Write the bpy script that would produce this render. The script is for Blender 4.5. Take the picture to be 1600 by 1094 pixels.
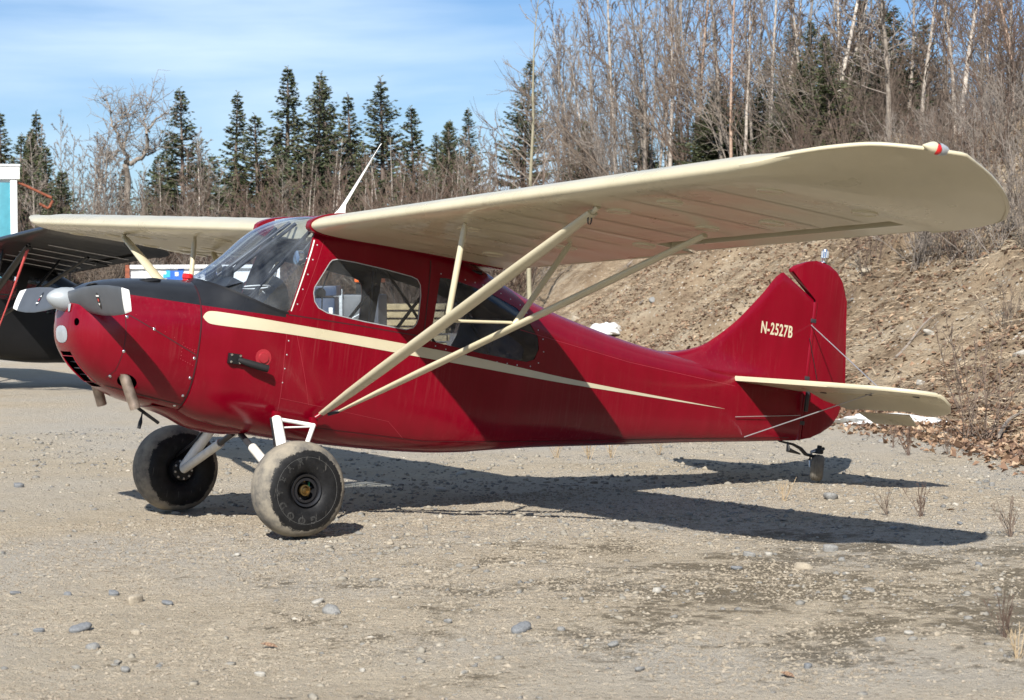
import bpy, bmesh, math, random
import numpy as np
from mathutils import Vector, Matrix
from math import sin, cos, pi, radians, sqrt, atan2, exp

# ---------------------------------------------------------------- camera, sky, sun, exposure
for o in list(bpy.data.objects): bpy.data.objects.remove(o)
SC = bpy.context.scene
COL = SC.collection
CAM = np.array([-4.6329, -12.4026, 1.5400]); YAW, PIT, ROL, FPX = 0.5759, -0.0268, -0.0053, 3273.35
_f = np.array([sin(YAW)*cos(PIT), cos(YAW)*cos(PIT), sin(PIT)]); _r = np.array([cos(YAW), -sin(YAW), 0.0]); _u = np.cross(_r, _f)
_r2 = _r*cos(ROL)+_u*sin(ROL); _u2 = -_r*sin(ROL)+_u*cos(ROL)
cam = bpy.data.cameras.new('camera'); camo = bpy.data.objects.new('camera', cam); COL.objects.link(camo)
camo.matrix_world = Matrix([[_r2[i], _u2[i], -_f[i], CAM[i]] for i in range(3)]+[[0, 0, 0, 1]])
cam.sensor_width = 36; cam.lens = 36*FPX/1600; cam.shift_y = -13.5/1600
cam.clip_start = 0.1; cam.clip_end = 3000
cam.dof.use_dof = True; cam.dof.focus_distance = 14.5; cam.dof.aperture_fstop = 7.1
SC.camera = camo

SUN_AZ, SUN_EL = radians(43.5), radians(37.5)     # light travels towards +X+Y
sd = Vector((sin(SUN_AZ)*cos(SUN_EL), cos(SUN_AZ)*cos(SUN_EL), -sin(SUN_EL)))
sun = bpy.data.lights.new('sun', 'SUN'); sun.energy = 5.0; sun.angle = radians(0.53); sun.color = (1.0, 0.955, 0.88)
suno = bpy.data.objects.new('sun', sun); COL.objects.link(suno)
suno.rotation_euler = sd.to_track_quat('-Z', 'Y').to_euler(); suno.location = (-20, -20, 30)

W = bpy.data.worlds.new('World'); SC.world = W; W.use_nodes = True
nt = W.node_tree; nt.nodes.clear()
def wn(t, **k):
    n = nt.nodes.new(t)
    for a, b in k.items(): setattr(n, a, b)
    return n
sky = wn('ShaderNodeTexSky', sky_type='NISHITA', sun_disc=False, sun_elevation=SUN_EL, altitude=100, air_density=1.0, dust_density=0.0, ozone_density=3.5)
sky.sun_rotation = pi+SUN_AZ
tc = wn('ShaderNodeTexCoord'); mp = wn('ShaderNodeMapping'); mp.inputs['Scale'].default_value = (1.3, 1.3, 9.0); mp.inputs['Rotation'].default_value = (0.10, 0.16, 0.3)
nz = wn('ShaderNodeTexNoise'); nz.inputs['Scale'].default_value = 1.7; nz.inputs['Detail'].default_value = 7; nz.inputs['Roughness'].default_value = 0.5; nz.inputs['Distortion'].default_value = 0.35
rp = wn('ShaderNodeValToRGB'); rp.color_ramp.elements[0].position = 0.44; rp.color_ramp.elements[1].position = 0.66
rp.color_ramp.elements[1].color = (0.8, 0.8, 0.8, 1)
mx = wn('ShaderNodeMix', data_type='RGBA'); mx.inputs[7].default_value = (9.4, 11.6, 13.8, 1)
bg = wn('ShaderNodeBackground'); bg.inputs['Strength'].default_value = 0.052
wo = wn('ShaderNodeOutputWorld')
L = nt.links.new
L(tc.outputs['Generated'], mp.inputs['Vector']); L(mp.outputs[0], nz.inputs['Vector']); L(nz.outputs['Fac'], rp.inputs[0])
L(rp.outputs[0], mx.inputs[0]); tint = wn('ShaderNodeMix', data_type='RGBA', blend_type='MULTIPLY'); tint.inputs[0].default_value = 1; tint.inputs[7].default_value = (.80, .97, 1.22, 1)
L(sky.outputs[0], tint.inputs[6]); L(tint.outputs[2], mx.inputs[6]); L(mx.outputs[2], bg.inputs[0]); L(bg.outputs[0], wo.inputs[0])
SC.view_settings.view_transform = 'Standard'; SC.view_settings.look = 'None'; SC.view_settings.gamma = 1
SC.view_settings.exposure = 0.74
SC.render.engine = 'CYCLES'
SC.cycles.max_bounces = 7; SC.cycles.transparent_max_bounces = 16

def at(u, D, z=0.0):
    "world point on the bearing u (photo pixel) at forward distance D and height z"
    d = _f + _r2*((u-800)/FPX)
    k = D/sqrt(d[0]**2+d[1]**2)
    return Vector((CAM[0]+d[0]*k, CAM[1]+d[1]*k, z))
HOR = 446.0
def zpx(v, D): return CAM[2]+(HOR-v)/FPX*D

# ---------------------------------------------------------------- materials
MATS = {}
class NB:
    def __init__(s, name):
        m = bpy.data.materials.new(name); m.use_nodes = True; s.m = m; s.nt = m.node_tree
        s.b = s.nt.nodes['Principled BSDF']; s.out = s.nt.nodes['Material Output']; MATS[name] = m
    def n(s, t, ins=None, **k):
        x = s.nt.nodes.new(t)
        for a, b in k.items(): setattr(x, a, b)
        for a, b in (ins or {}).items():
            if hasattr(b, 'is_output') or isinstance(b, bpy.types.NodeSocket): s.nt.links.new(b, x.inputs[a])
            else: x.inputs[a].default_value = b
        return x
    def set(s, **k):
        for a, b in k.items():
            a = a.replace('_', ' ')
            if isinstance(b, bpy.types.NodeSocket): s.nt.links.new(b, s.b.inputs[a])
            else: s.b.inputs[a].default_value = b
        return s
    def obj(s): return s.n('ShaderNodeTexCoord').outputs['Object']
    def noise(s, vec, sc, det=4, rough=.55, dist=0): return s.n('ShaderNodeTexNoise', {'Vector': vec, 'Scale': sc, 'Detail': det, 'Roughness': rough, 'Distortion': dist}).outputs['Fac']
    def ramp(s, f, stops):
        r = s.n('ShaderNodeValToRGB', {0: f}); e = r.color_ramp.elements
        while len(e) < len(stops): e.new(0.5)
        for el, (p, c) in zip(e, stops): el.position = p; el.color = tuple(c)+(1,) if len(c) == 3 else c
        return r.outputs[0]
    def mix(s, f, a, b, mode='MIX'): return s.n('ShaderNodeMix', {0: f, 6: a, 7: b}, data_type='RGBA', blend_type=mode).outputs[2]
    def math(s, op, a, b=0.0, c=None):
        x = s.n('ShaderNodeMath', {0: a, 1: b}, operation=op)
        return x.outputs[0]
    def mapr(s, v, a, b, c=0.0, d=1.0): return s.n('ShaderNodeMapRange', {'Value': v, 'From Min': a, 'From Max': b, 'To Min': c, 'To Max': d}).outputs[0]
    def scale(s, vec, sc, rot=(0, 0, 0)): return s.n('ShaderNodeMapping', {'Vector': vec, 'Scale': sc, 'Rotation': rot}).outputs[0]
    def bump(s, h, strength=.3, dist=.01): 
        s.nt.links.new(s.n('ShaderNodeBump', {'Height': h, 'Strength': strength, 'Distance': dist}).outputs[0], s.b.inputs['Normal']); return s
g4 = lambda c: (c[0], c[1], c[2], 1)
def plain(name, col, rough=.5, metal=0, var=.15, vs=6, bump=0, coat=0, spec=.5):
    b = NB(name); o = b.obj(); f = b.noise(o, vs, 5)
    lo = tuple(c*(1-var) for c in col); hi = tuple(min(1, c*(1+var)) for c in col)
    b.set(Base_Color=b.ramp(f, [(.3, lo), (.7, hi)]), Roughness=rough, Metallic=metal, Coat_Weight=coat)
    b.b.inputs['Specular IOR Level'].default_value = spec
    if bump: b.bump(b.noise(o, vs*8, 3), bump, .004)
    return b.m
def red_paint(name, two=False):
    b = NB(name); o = b.obj()
    f = b.noise(b.scale(o, (3, 3, .7)), 3.0, 6, .6)
    c = b.ramp(f, [(.3, (.150, .0005, .0075)), (.7, (.178, .0008, .0098))])
    # vertical wipe streaks and dust film
    st = b.noise(b.scale(o, (60, 60, 1.6)), 1.0, 3, .6)
    pat = b.noise(o, 1.6, 3)
    k = b.math('MULTIPLY', b.mapr(st, .52, .75), b.mapr(pat, .45, .7))
    k = b.math('MULTIPLY', k, .085)
    c = b.mix(k, c, (.45, .22, .20, 1))
    if two:
        sp = b.n('ShaderNodeSeparateXYZ', {0: o}); z = sp.outputs['Z']; x = sp.outputs['X']
        up = b.math('GREATER_THAN', b.math('SUBTRACT', z, b.mapr(x, .12, .42, .052, .075)), 0.0)
        fr = b.math('LESS_THAN', x, 1.445)
        k2 = b.math('MULTIPLY', up, fr)
        blk = b.ramp(b.noise(o, 5, 6), [(.3, (.010, .0105, .012)), (.75, (.020, .021, .024))])
        c = b.mix(k2, c, blk)
        b.set(Roughness=b.math('ADD', b.mapr(f, .3, .7, .16, .26), b.math('MULTIPLY', k2, .10)))
    else: b.set(Roughness=b.mapr(f, .3, .7, .16, .28))
    b.set(Base_Color=c, Coat_Weight=.10, Coat_Roughness=.12); b.b.inputs['Specular IOR Level'].default_value = .32
    b.bump(b.noise(b.scale(o, (1, 1, .6)), 2.2, 3), .12, .03)
    return b.m
red_paint('red'); red_paint('redblack', True)
def cream():
    b = NB('cream'); o = b.obj(); f = b.noise(o, 2.2, 7, .6)
    c = b.ramp(f, [(.3, (.48, .43, .295)), (.7, (.55, .495, .355))])
    sp = b.noise(b.scale(o, (40, 40, 40)), 1, 2); c = b.mix(b.math('MULTIPLY', b.mapr(sp, .68, .74), .12), c, (.30, .22, .14, 1))
    b.set(Base_Color=c, Roughness=b.mapr(f, .3, .7, .24, .38), Coat_Weight=.15)
    b.bump(b.noise(b.scale(o, (.6, 2.2, 1)), 3, 3), .10, .02)
cream()
plain('white', (.78, .77, .74), .4, var=.06); plain('whitedirty', (.66, .63, .57), .45, var=.15, vs=14)
plain('black', (.010, .010, .011), .42, spec=.35); plain('rubber', (.012, .012, .0125), .7, bump=.3, vs=20, spec=.25)
plain('darkint', (.035, .035, .038), .8); plain('seat', (.05, .055, .07), .85, bump=.3, vs=8); plain('steel', (.45, .45, .46), .32, 1, vs=30)
plain('cable', (.42, .42, .44), .4, .6); plain('alum', (.42, .44, .46), .42, .35, vs=20); plain('darkmetal', (.05, .05, .055), .45, .4)
plain('exhaust', (.34, .27, .22), .5, .75, var=.4, vs=18); plain('spinner', (.30, .325, .34), .42, .15, var=.1, vs=10)
plain('blade', (.070, .076, .086), .45, var=.12, vs=8); plain('redplastic', (.5, .012, .012), .15, coat=.5); plain('chrome', (.75, .76, .78), .15, 1)
plain('rimdark', (.012, .012, .014), .35); plain('drainred', (.30, .02, .03), .3); plain('brass', (.20, .13, .05), .35, .9); plain('green', (.02, .22, .10), .4); plain('rope', (.48, .07, .065), .8); plain('seamdark', (.035, .004, .007), .6)
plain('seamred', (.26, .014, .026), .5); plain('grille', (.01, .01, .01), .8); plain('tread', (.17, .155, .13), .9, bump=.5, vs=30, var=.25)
plain('chalk', (.075, .074, .07), .9, var=.3, vs=60); plain('blackskin', (.006, .006, .0065), .4, vs=3, bump=.15, spec=.3)
plain('blackwing', (.007, .007, .0075), .35, vs=4, bump=.25, spec=.35); plain('redcloth', (.42, .03, .035), .8, var=.35, vs=9, bump=.4)
plain('bluepaint', (.012, .03, .075), .45, var=.2); plain('navy', (.018, .04, .17), .5); plain('logoblue', (.015, .10, .42), .5); plain('logocyan', (.03, .33, .62), .5)
plain('contwhite', (.74, .75, .75), .45, var=.05, vs=2); plain('rust', (.20, .055, .025), .8, var=.5, vs=12, bump=.4); plain('teal', (.06, .24, .30), .35, var=.1)
plain('greyplate', (.10, .105, .115), .5, .3, var=.25, vs=5); plain('orange', (.75, .13, .02), .5); plain('lumber', (.50, .38, .20), .75, var=.25, vs=8); plain('snow', (.60, .60, .585), .7, var=.18, vs=7, bump=.4)
def glass(name, tint, haze):
    b = NB(name); b.nt.nodes.remove(b.b)
    o = b.obj()
    tr = b.n('ShaderNodeBsdfTransparent', {'Color': g4(tint)}); gl = b.n('ShaderNodeBsdfGlossy', {'Color': (1, 1, 1, 1), 'Roughness': .02})
    lw = b.n('ShaderNodeLayerWeight', {'Blend': .5}).outputs['Facing']; fr = b.n('ShaderNodeMath', {0: b.math('MULTIPLY', b.math('POWER', lw, 3.2), .7), 1: .025}, operation='ADD'); df = b.n('ShaderNodeBsdfDiffuse', {'Color': (.55, .58, .62, 1)})
    hz = b.mapr(b.noise(b.scale(o, (3, 3, 2)), 2.5, 5), .3, .8, 0, haze)
    m1 = b.n('ShaderNodeMixShader', {0: hz, 1: tr.outputs[0], 2: df.outputs[0]}); m2 = b.n('ShaderNodeMixShader', {0: fr.outputs[0], 1: m1.outputs[0], 2: gl.outputs[0]})
    b.nt.links.new(m2.outputs[0], b.out.inputs['Surface'])
glass('glass', (.93, .95, .96), .05); glass('wsglass', (.88, .91, .94), .07); glass('smoke', (.72, .75, .80), .05)
def tyre():
    b = NB('tyre'); o = b.obj(); sp = b.n('ShaderNodeSeparateXYZ', {0: o}); y = b.math('SQRT', b.math('ADD', b.math('MULTIPLY', sp.outputs['X'], sp.outputs['X']), b.math('MULTIPLY', sp.outputs['Z'], sp.outputs['Z'])))
    nzv = b.noise(o, 16, 8, .75); e = b.math('ADD', y, b.math('MULTIPLY', b.math('SUBTRACT', nzv, .5), .085))
    k = b.mapr(e, .243, .250)                       # dust on the tread and shoulders
    rub = b.ramp(b.noise(b.scale(o, (6, 6, 6)), 3, 7, .7), [(.35, (.006, .006, .0065)), (.75, (.018, .018, .019))]); b.b.inputs['Specular IOR Level'].default_value = .25
    dust = b.ramp(b.noise(o, 6, 7, .65), [(.36, (.09, .085, .08)), (.52, (.22, .195, .155)), (.7, (.31, .27, .205))])
    sc = b.mapr(b.noise(b.scale(o, (50, 50, 6), (0, .5, 0)), 1.4, 3), .66, .74); rub = b.mix(b.math('MULTIPLY', sc, .25), rub, (.3, .28, .25, 1))
    b.set(Base_Color=b.mix(k, rub, dust), Roughness=b.mapr(k, 0, 1, .5, .95)); b.bump(b.noise(o, 60, 4), .25, .004)
tyre()
def bark(name, a, bcol, sc=3):
    b = NB(name); o = b.obj(); oi = b.n('ShaderNodeObjectInfo').outputs['Random']
    f = b.noise(b.scale(o, (sc, sc, sc*2.2)), 1.2, 6, .7)
    c = b.ramp(f, [(.35, a), (.65, bcol)]); c = b.mix(b.mapr(oi, 0, 1, 0, .45), c, (.20, .165, .13, 1))
    b.set(Base_Color=c, Roughness=.85)
bark('bark_birch', (.20, .17, .15), (.58, .52, .45)); bark('bark_red', (.27, .14, .09), (.50, .38, .29)); bark('bark_grey', (.14, .12, .10), (.30, .26, .22)); bark('bark_aspen', (.30, .28, .18), (.42, .40, .27))
bark('twig_brown', (.06, .042, .032), (.13, .092, .068)); bark('twig_red', (.075, .046, .034), (.15, .094, .068)); bark('twig_grey', (.16, .135, .115), (.30, .26, .225)); bark('bark_spruce', (.08, .06, .05), (.17, .13, .11)); bark('straw', (.36, .26, .15), (.55, .43, .27))
def needles():
    b = NB('needles'); o = b.obj(); oi = b.n('ShaderNodeObjectInfo').outputs['Random']
    f = b.noise(o, 1.1, 5, .7); c = b.ramp(f, [(.3, (.026, .040, .016)), (.5, (.055, .072, .026)), (.72, (.115, .120, .045))])
    f2 = b.noise(o, 5, 2); c = b.mix(b.math('MULTIPLY', b.mapr(f2, .58, .66), .55), c, (.10, .055, .025, 1))
    c = b.mix(b.mapr(oi, 0, 1, 0, .5), c, (.055, .065, .034, 1)); b.set(Base_Color=c, Roughness=.65)
needles()
# ---------------------------------------------------------------- helpers
RNG = np.random.default_rng(7); random.seed(7)
def link(o, parent=None):
    COL.objects.link(o)
    if parent is not None: o.parent = parent
    return o
def mk(name, verts, faces, mat=None, parent=None, smooth=False, ang=None, recalc=False):
    me = bpy.data.meshes.new(name); me.from_pydata([tuple(v) for v in verts], [], [tuple(f) for f in faces])
    if recalc:
        bm = bmesh.new(); bm.from_mesh(me); bmesh.ops.recalc_face_normals(bm, faces=bm.faces); bm.to_mesh(me); bm.free()
    me.update()
    if mat: me.materials.append(MATS[mat])
    if smooth:
        me.polygons.foreach_set('use_smooth', [True]*len(me.polygons))
        me.set_sharp_from_angle(angle=radians(ang or 40))
    return link(bpy.data.objects.new(name, me), parent)
def mkbm(name, bm, mat=None, parent=None, smooth=True, ang=40):
    me = bpy.data.meshes.new(name); bm.to_mesh(me); bm.free()
    if mat: me.materials.append(MATS[mat])
    if smooth:
        me.polygons.foreach_set('use_smooth', [True]*len(me.polygons)); me.set_sharp_from_angle(angle=radians(ang))
    return link(bpy.data.objects.new(name, me), parent)
def npmesh(name, V, F, mat=None, smooth=False):
    "V (n,3) float, F (m,k) int arrays -> mesh, fast"
    me = bpy.data.meshes.new(name); n, (m, k) = len(V), F.shape
    me.vertices.add(n); me.vertices.foreach_set('co', np.asarray(V, np.float32).ravel())
    me.loops.add(m*k); me.loops.foreach_set('vertex_index', F.astype(np.int32).ravel())
    me.polygons.add(m); me.polygons.foreach_set('loop_start', np.arange(0, m*k, k, dtype=np.int32))
    me.polygons.foreach_set('use_smooth', np.full(m, smooth))
    me.update(calc_edges=True)
    if mat: me.materials.append(MATS[mat])
    return me
def tag(o, label=None, cat=None, group=None, kind=None):
    if label: o['label'] = label
    if cat: o['category'] = cat
    if group: o['group'] = group
    if kind: o['kind'] = kind
    return o
def empty(name, loc=(0, 0, 0), rz=0):
    o = bpy.data.objects.new(name, None); o.empty_display_size = .2; COL.objects.link(o); o.location = loc; o.rotation_euler = (0, 0, rz); return o
def bmbox(bm, c, s, rot=None, bev=0):
    r = bmesh.ops.create_cube(bm, size=1.0); vs = r['verts']
    M = Matrix.Translation(c) @ (rot.to_4x4() if rot else Matrix()) @ Matrix.Diagonal((s[0], s[1], s[2], 1))
    bmesh.ops.transform(bm, matrix=M, verts=vs)
    if bev:
        es = list({e for v in vs for e in v.link_edges}); bmesh.ops.bevel(bm, geom=es, offset=bev, segments=2, affect='EDGES', profile=.6)
def box(name, c, s, mat, parent=None, rot=None, bev=.004):
    bm = bmesh.new(); bmbox(bm, Vector(c), s, rot, bev); return mkbm(name, bm, mat, parent)
def tube_vf(pts, rad, sides=8, off=0, cap=True, flat=1.0, ref=None):
    pts = np.asarray(pts, float); n = len(pts); rad = np.broadcast_to(np.asarray(rad, float), (n,))
    T = np.gradient(pts, axis=0); T /= np.linalg.norm(T, axis=1)[:, None]+1e-12
    R = np.array(ref if ref is not None else ((0, 0, 1.0) if abs(T[0][2]) < .9 else (1.0, 0, 0)))
    A = np.cross(T, R); A /= np.linalg.norm(A, axis=1)[:, None]+1e-12; B = np.cross(T, A)
    a = np.arange(sides)*2*pi/sides
    V = pts[:, None]+rad[:, None, None]*(np.cos(a)[None, :, None]*A[:, None]+flat*np.sin(a)[None, :, None]*B[:, None])
    i = np.arange(n-1)[:, None]*sides; j = np.arange(sides)[None]; k = (j+1) % sides
    F = np.stack([i+j, i+k, i+sides+k, i+sides+j], -1).reshape(-1, 4)+off
    return V.reshape(-1, 3), F
def tube(name, pts, rad, mat, parent=None, sides=12, flat=1.0, ref=None):
    V, F = tube_vf(pts, rad, sides, 0, True, flat, ref); f = [tuple(x) for x in F]; n = len(pts)
    f.append(tuple(range(sides))[::-1]); f.append(tuple(range((n-1)*sides, n*sides)))
    return mk(name, V, f, mat, parent, True, 50, recalc=True)
def tubes_mesh(name, lines, mat, sides=3):
    Vs, Fs, off = [], [], 0
    for pts, rad in lines:
        V, F = tube_vf(pts, rad, sides, off); Vs.append(V); Fs.append(F); off += len(V)
    return npmesh(name, np.concatenate(Vs), np.concatenate(Fs), mat, True)
def lathe(name, prof, mat, parent=None, seg=32, axis='x', cen=(0, 0, 0), smooth=True, ang=40):
    "prof: (along, radius)"
    V, F = [], []; n = len(prof)
    for a, r in prof:
        for k in range(seg):
            t = 2*pi*k/seg; p, q = r*cos(t), r*sin(t)
            v = {'x': (a, p, q), 'y': (p, a, q), 'z': (p, q, a)}[axis]; V.append((v[0]+cen[0], v[1]+cen[1], v[2]+cen[2]))
    for i in range(n-1):
        for k in range(seg): F.append((i*seg+k, i*seg+(k+1) % seg, (i+1)*seg+(k+1) % seg, (i+1)*seg+k))
    if prof[0][1] < .005: F.append(tuple(range(seg)))
    if prof[-1][1] < .005: F.append(tuple(range((n-1)*seg, n*seg)))
    return mk(name, V, F, mat, parent, smooth, ang, recalc=True)
def plate(name, outline, fn, t, mat, parent=None, bev=.45, seg=2):
    "outline (a,b); fn(a,b,side*t/2)->3D"
    bm = bmesh.new(); n = len(outline)
    lo = [bm.verts.new(fn(a, b, -t/2)) for a, b in outline]; hi = [bm.verts.new(fn(a, b, t/2)) for a, b in outline]
    f1 = bm.faces.new(lo[::-1]); f2 = bm.faces.new(hi)
    for i in range(n): bm.faces.new((lo[i], lo[(i+1) % n], hi[(i+1) % n], hi[i]))
    es = list(f1.edges)+list(f2.edges)
    if bev: bmesh.ops.bevel(bm, geom=es, offset=t*bev, segments=seg, affect='EDGES', profile=.5)
    bmesh.ops.recalc_face_normals(bm, faces=bm.faces)
    return mkbm(name, bm, mat, parent, True, 35)
def rounded(poly, it=2):
    for _ in range(it):
        q = []
        for i in range(len(poly)):
            a, b = poly[i], poly[(i+1) % len(poly)]
            q += [(a[0]*.75+b[0]*.25, a[1]*.75+b[1]*.25), (a[0]*.25+b[0]*.75, a[1]*.25+b[1]*.75)]
        poly = q
    return poly
def spline(xs, ys):
    "monotone cubic interpolator"
    xs, ys = np.array(xs, float), np.array(ys, float); h = np.diff(xs); d = np.diff(ys)/h; m = np.zeros(len(xs))
    for i in range(1, len(xs)-1):
        if d[i-1]*d[i] > 0: w1, w2 = 2*h[i]+h[i-1], h[i]+2*h[i-1]; m[i] = (w1+w2)/(w1/d[i-1]+w2/d[i])
    m[0], m[-1] = d[0], d[-1]
    def f(x):
        x = min(max(x, xs[0]), xs[-1]); i = min(int(np.searchsorted(xs, x, side='right'))-1, len(h)-1); t = (x-xs[i])/h[i]
        return float((2*t**3-3*t**2+1)*ys[i]+(t**3-2*t**2+t)*h[i]*m[i]+(-2*t**3+3*t**2)*ys[i+1]+(t**3-t**2)*h[i]*m[i+1])
    return f
def boolean(me, cutters, op):
    o = bpy.data.objects.new('tmp', me); COL.objects.link(o); cs = []
    for c in cutters:
        co = bpy.data.objects.new('cut', c); COL.objects.link(co); cs.append(co)
        m = o.modifiers.new('b', 'BOOLEAN'); m.operation = op; m.solver = 'EXACT'; m.object = co
    dg = bpy.context.evaluated_depsgraph_get(); dg.update()
    r = bpy.data.meshes.new_from_object(o.evaluated_get(dg))
    for c in cs+[o]: bpy.data.objects.remove(c)
    return r
def prism(poly, y0, y1):
    n = len(poly); V = [(x, y0, z) for x, z in poly]+[(x, y1, z) for x, z in poly]
    F = [tuple(range(n)), tuple(range(n, 2*n))]+[(i, (i+1) % n, n+(i+1) % n, n+i) for i in range(n)]
    me = bpy.data.meshes.new('prism'); me.from_pydata(V, [], F)
    bm = bmesh.new(); bm.from_mesh(me); bmesh.ops.recalc_face_normals(bm, faces=bm.faces); bm.to_mesh(me); bm.free(); return me
def grow(poly, k):
    cx = sum(p[0] for p in poly)/len(poly); cz = sum(p[1] for p in poly)/len(poly)
    r = []
    for x, z in poly:
        d = sqrt((x-cx)**2+(z-cz)**2)+1e-9; r.append((x+(x-cx)/d*k, z+(z-cz)/d*k))
    return r
def vnoise(x, y, seed=0):
    "smooth value noise on arrays"
    x, y = np.asarray(x, float), np.asarray(y, float); xi, yi = np.floor(x).astype(int), np.floor(y).astype(int); fx, fy = x-xi, y-yi
    def h(a, b):
        n = (a*374761393+b*668265263+seed*974711) & 0x7fffffff; n = ((n ^ (n >> 13))*1274126177) & 0x7fffffff; return ((n ^ (n >> 16)) & 0xffff)/65535.0
    u, v = fx*fx*(3-2*fx), fy*fy*(3-2*fy)
    return (h(xi, yi)*(1-u)+h(xi+1, yi)*u)*(1-v)+(h(xi, yi+1)*(1-u)+h(xi+1, yi+1)*u)*v-.5
def fbm(x, y, oct=4, seed=0):
    return sum(vnoise(x*2**k, y*2**k, seed+k)*.5**k for k in range(oct))

# ---------------------------------------------------------------- ground and hillside
BD = np.array([.44, .898]); BN = np.array([.898, -.44]); B0 = np.array([9.6, .35])     # foot of the bank: direction, outward normal, a point
def ground_z(x, y):
    d = np.hypot(np.asarray(x)-2, np.asarray(y)+1); a = np.exp(-(d/40)**2)
    return (fbm(np.asarray(x)*.5, np.asarray(y)*.5, 3, 3)*.035+fbm(np.asarray(x)*3.1, np.asarray(y)*3.1, 3, 9)*.014+fbm(np.asarray(x)*14, np.asarray(y)*14, 2, 15)*.008)*a
def axis(lo, hi, step, far, g=1.16):
    c = list(np.arange(lo, hi, step)); s = step; v = hi
    while v < far: c.append(v); s *= g; v += s
    s = step; v = lo-step
    while v > -far: c.insert(0, v); s *= g; v -= s
    return np.array(c)
def grid_faces(nx, ny):
    i, j = np.meshgrid(np.arange(nx-1), np.arange(ny-1), indexing='ij'); a = (i*ny+j).ravel()
    return np.stack([a, a+ny, a+ny+1, a+1], -1)
gx, gy = axis(-3.2, 8, .036, 900), axis(-7.5, 3, .036, 900)
X, Y = np.meshgrid(gx, gy, indexing='ij')
gm = npmesh('ground', np.stack([X, Y, ground_z(X, Y)], -1).reshape(-1, 3), grid_faces(len(gx), len(gy)), None, True)
def soil():
    b = NB('soil'); o = b.obj(); sp = b.n('ShaderNodeSeparateXYZ', {0: o})
    big = b.noise(o, .35, 4); mid = b.noise(o, 2.3, 6, .65); fine = b.noise(o, 45, 5, .7)
    c = b.ramp(mid, [(.3, (.40, .335, .245)), (.7, (.50, .425, .32))])
    c = b.mix(b.mapr(big, .42, .62), c, (.43, .39, .33, 1))
    # grit: small stones of mixed colour
    for sc, amt in ((38, .8), (85, .75)):
        v = b.n('ShaderNodeTexVoronoi', {'Vector': o, 'Scale': sc, 'Randomness': 1.0}); col = v.outputs['Color']; ds = v.outputs['Distance']
        cs = b.n('ShaderNodeSeparateColor', {0: col}).outputs
        stone = b.ramp(cs[0], [(.0, (.18, .18, .175)), (.35, (.33, .315, .28)), (.7, (.45, .41, .33)), (1, (.50, .44, .35))])
        k = b.math('MULTIPLY', b.math('GREATER_THAN', cs[1], .74), b.math('LESS_THAN', ds, .30)); c = b.mix(b.math('MULTIPLY', k, amt), c, stone)
    # dark damp humus blotches, mostly to the aft and port of the wing tip
    dx = b.math('SUBTRACT', sp.outputs['X'], 2.6); dy = b.math('ADD', sp.outputs['Y'], 4.4)
    rr = b.math('SQRT', b.math('ADD', b.math('MULTIPLY', dx, dx), b.math('MULTIPLY', dy, dy)))
    reg = b.mapr(rr, .8, 4.2, 1, 0); bl = b.noise(o, 1.5, 8, .72); bl2 = b.noise(o, 11, 6, .7)
    s = b.math('ADD', b.math('ADD', bl, b.math('MULTIPLY', bl2, .6)), b.math('MULTIPLY', reg, .22)); k = b.mapr(s, .93, 1.04, 0, .8)
    c = b.mix(k, c, (.105, .085, .055, 1))
    c = b.mix(b.mapr(fine, .45, .72, .0, .35), c, (.17, .14, .105, 1))  # fine dark specks painted in, standing for the tiny shadows of the dirt
    b.set(Base_Color=c, Roughness=.95); b.b.inputs['Specular IOR Level'].default_value = .15
    h = b.math('ADD', b.math('MULTIPLY', fine, .5), b.noise(o, 13, 6, .7)); b.bump(h, 1.0, .05)
soil(); gm.materials.append(MATS['soil'])
tag(link(bpy.data.objects.new('ground', gm)), 'tan gravel and dirt parking ground', kind='structure')

def bank_h(p, s):
    "height of the cut bank above the ground at distance p behind its foot, s along it"
    p = p-fbm(s*.16, p*0, 3, 21)*2.2
    top = 4.1+fbm(s*.06, s*0, 2, 31)*1.0
    q = np.clip(p/7.0, 0, 1); r = top*(q*q*(3-2*q)*.35+q*.65)
    r = np.where(p > 7, top+(p-7)*.05, r)+np.where(p > 0, 1, 0)*(fbm(s*.55, p*.55, 4, 41)*.55+fbm(s*2.4, p*2.4, 3, 51)*.12)*np.clip(p/1.2, 0, 1)
    return np.where(p < 0, p*.18, r)
def bank_pt(p, s):
    xy = B0+np.multiply.outer(np.asarray(p), BN)+np.multiply.outer(np.asarray(s), BD); return xy
pa = np.concatenate([np.arange(-.9, 9, .11), np.arange(9, 60, 1.2), np.arange(60, 400, 30)]); sa = np.concatenate([np.arange(-30, -12, 1.0), np.arange(-12, 45, .16), np.arange(45, 260, 3)])
Pm, Sm = np.meshgrid(pa, sa, indexing='ij'); xy = bank_pt(Pm, Sm)
hm = npmesh('hillside', np.concatenate([xy, bank_h(Pm, Sm)[..., None]], -1).reshape(-1, 3), grid_faces(len(pa), len(sa)), None, True)
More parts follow.
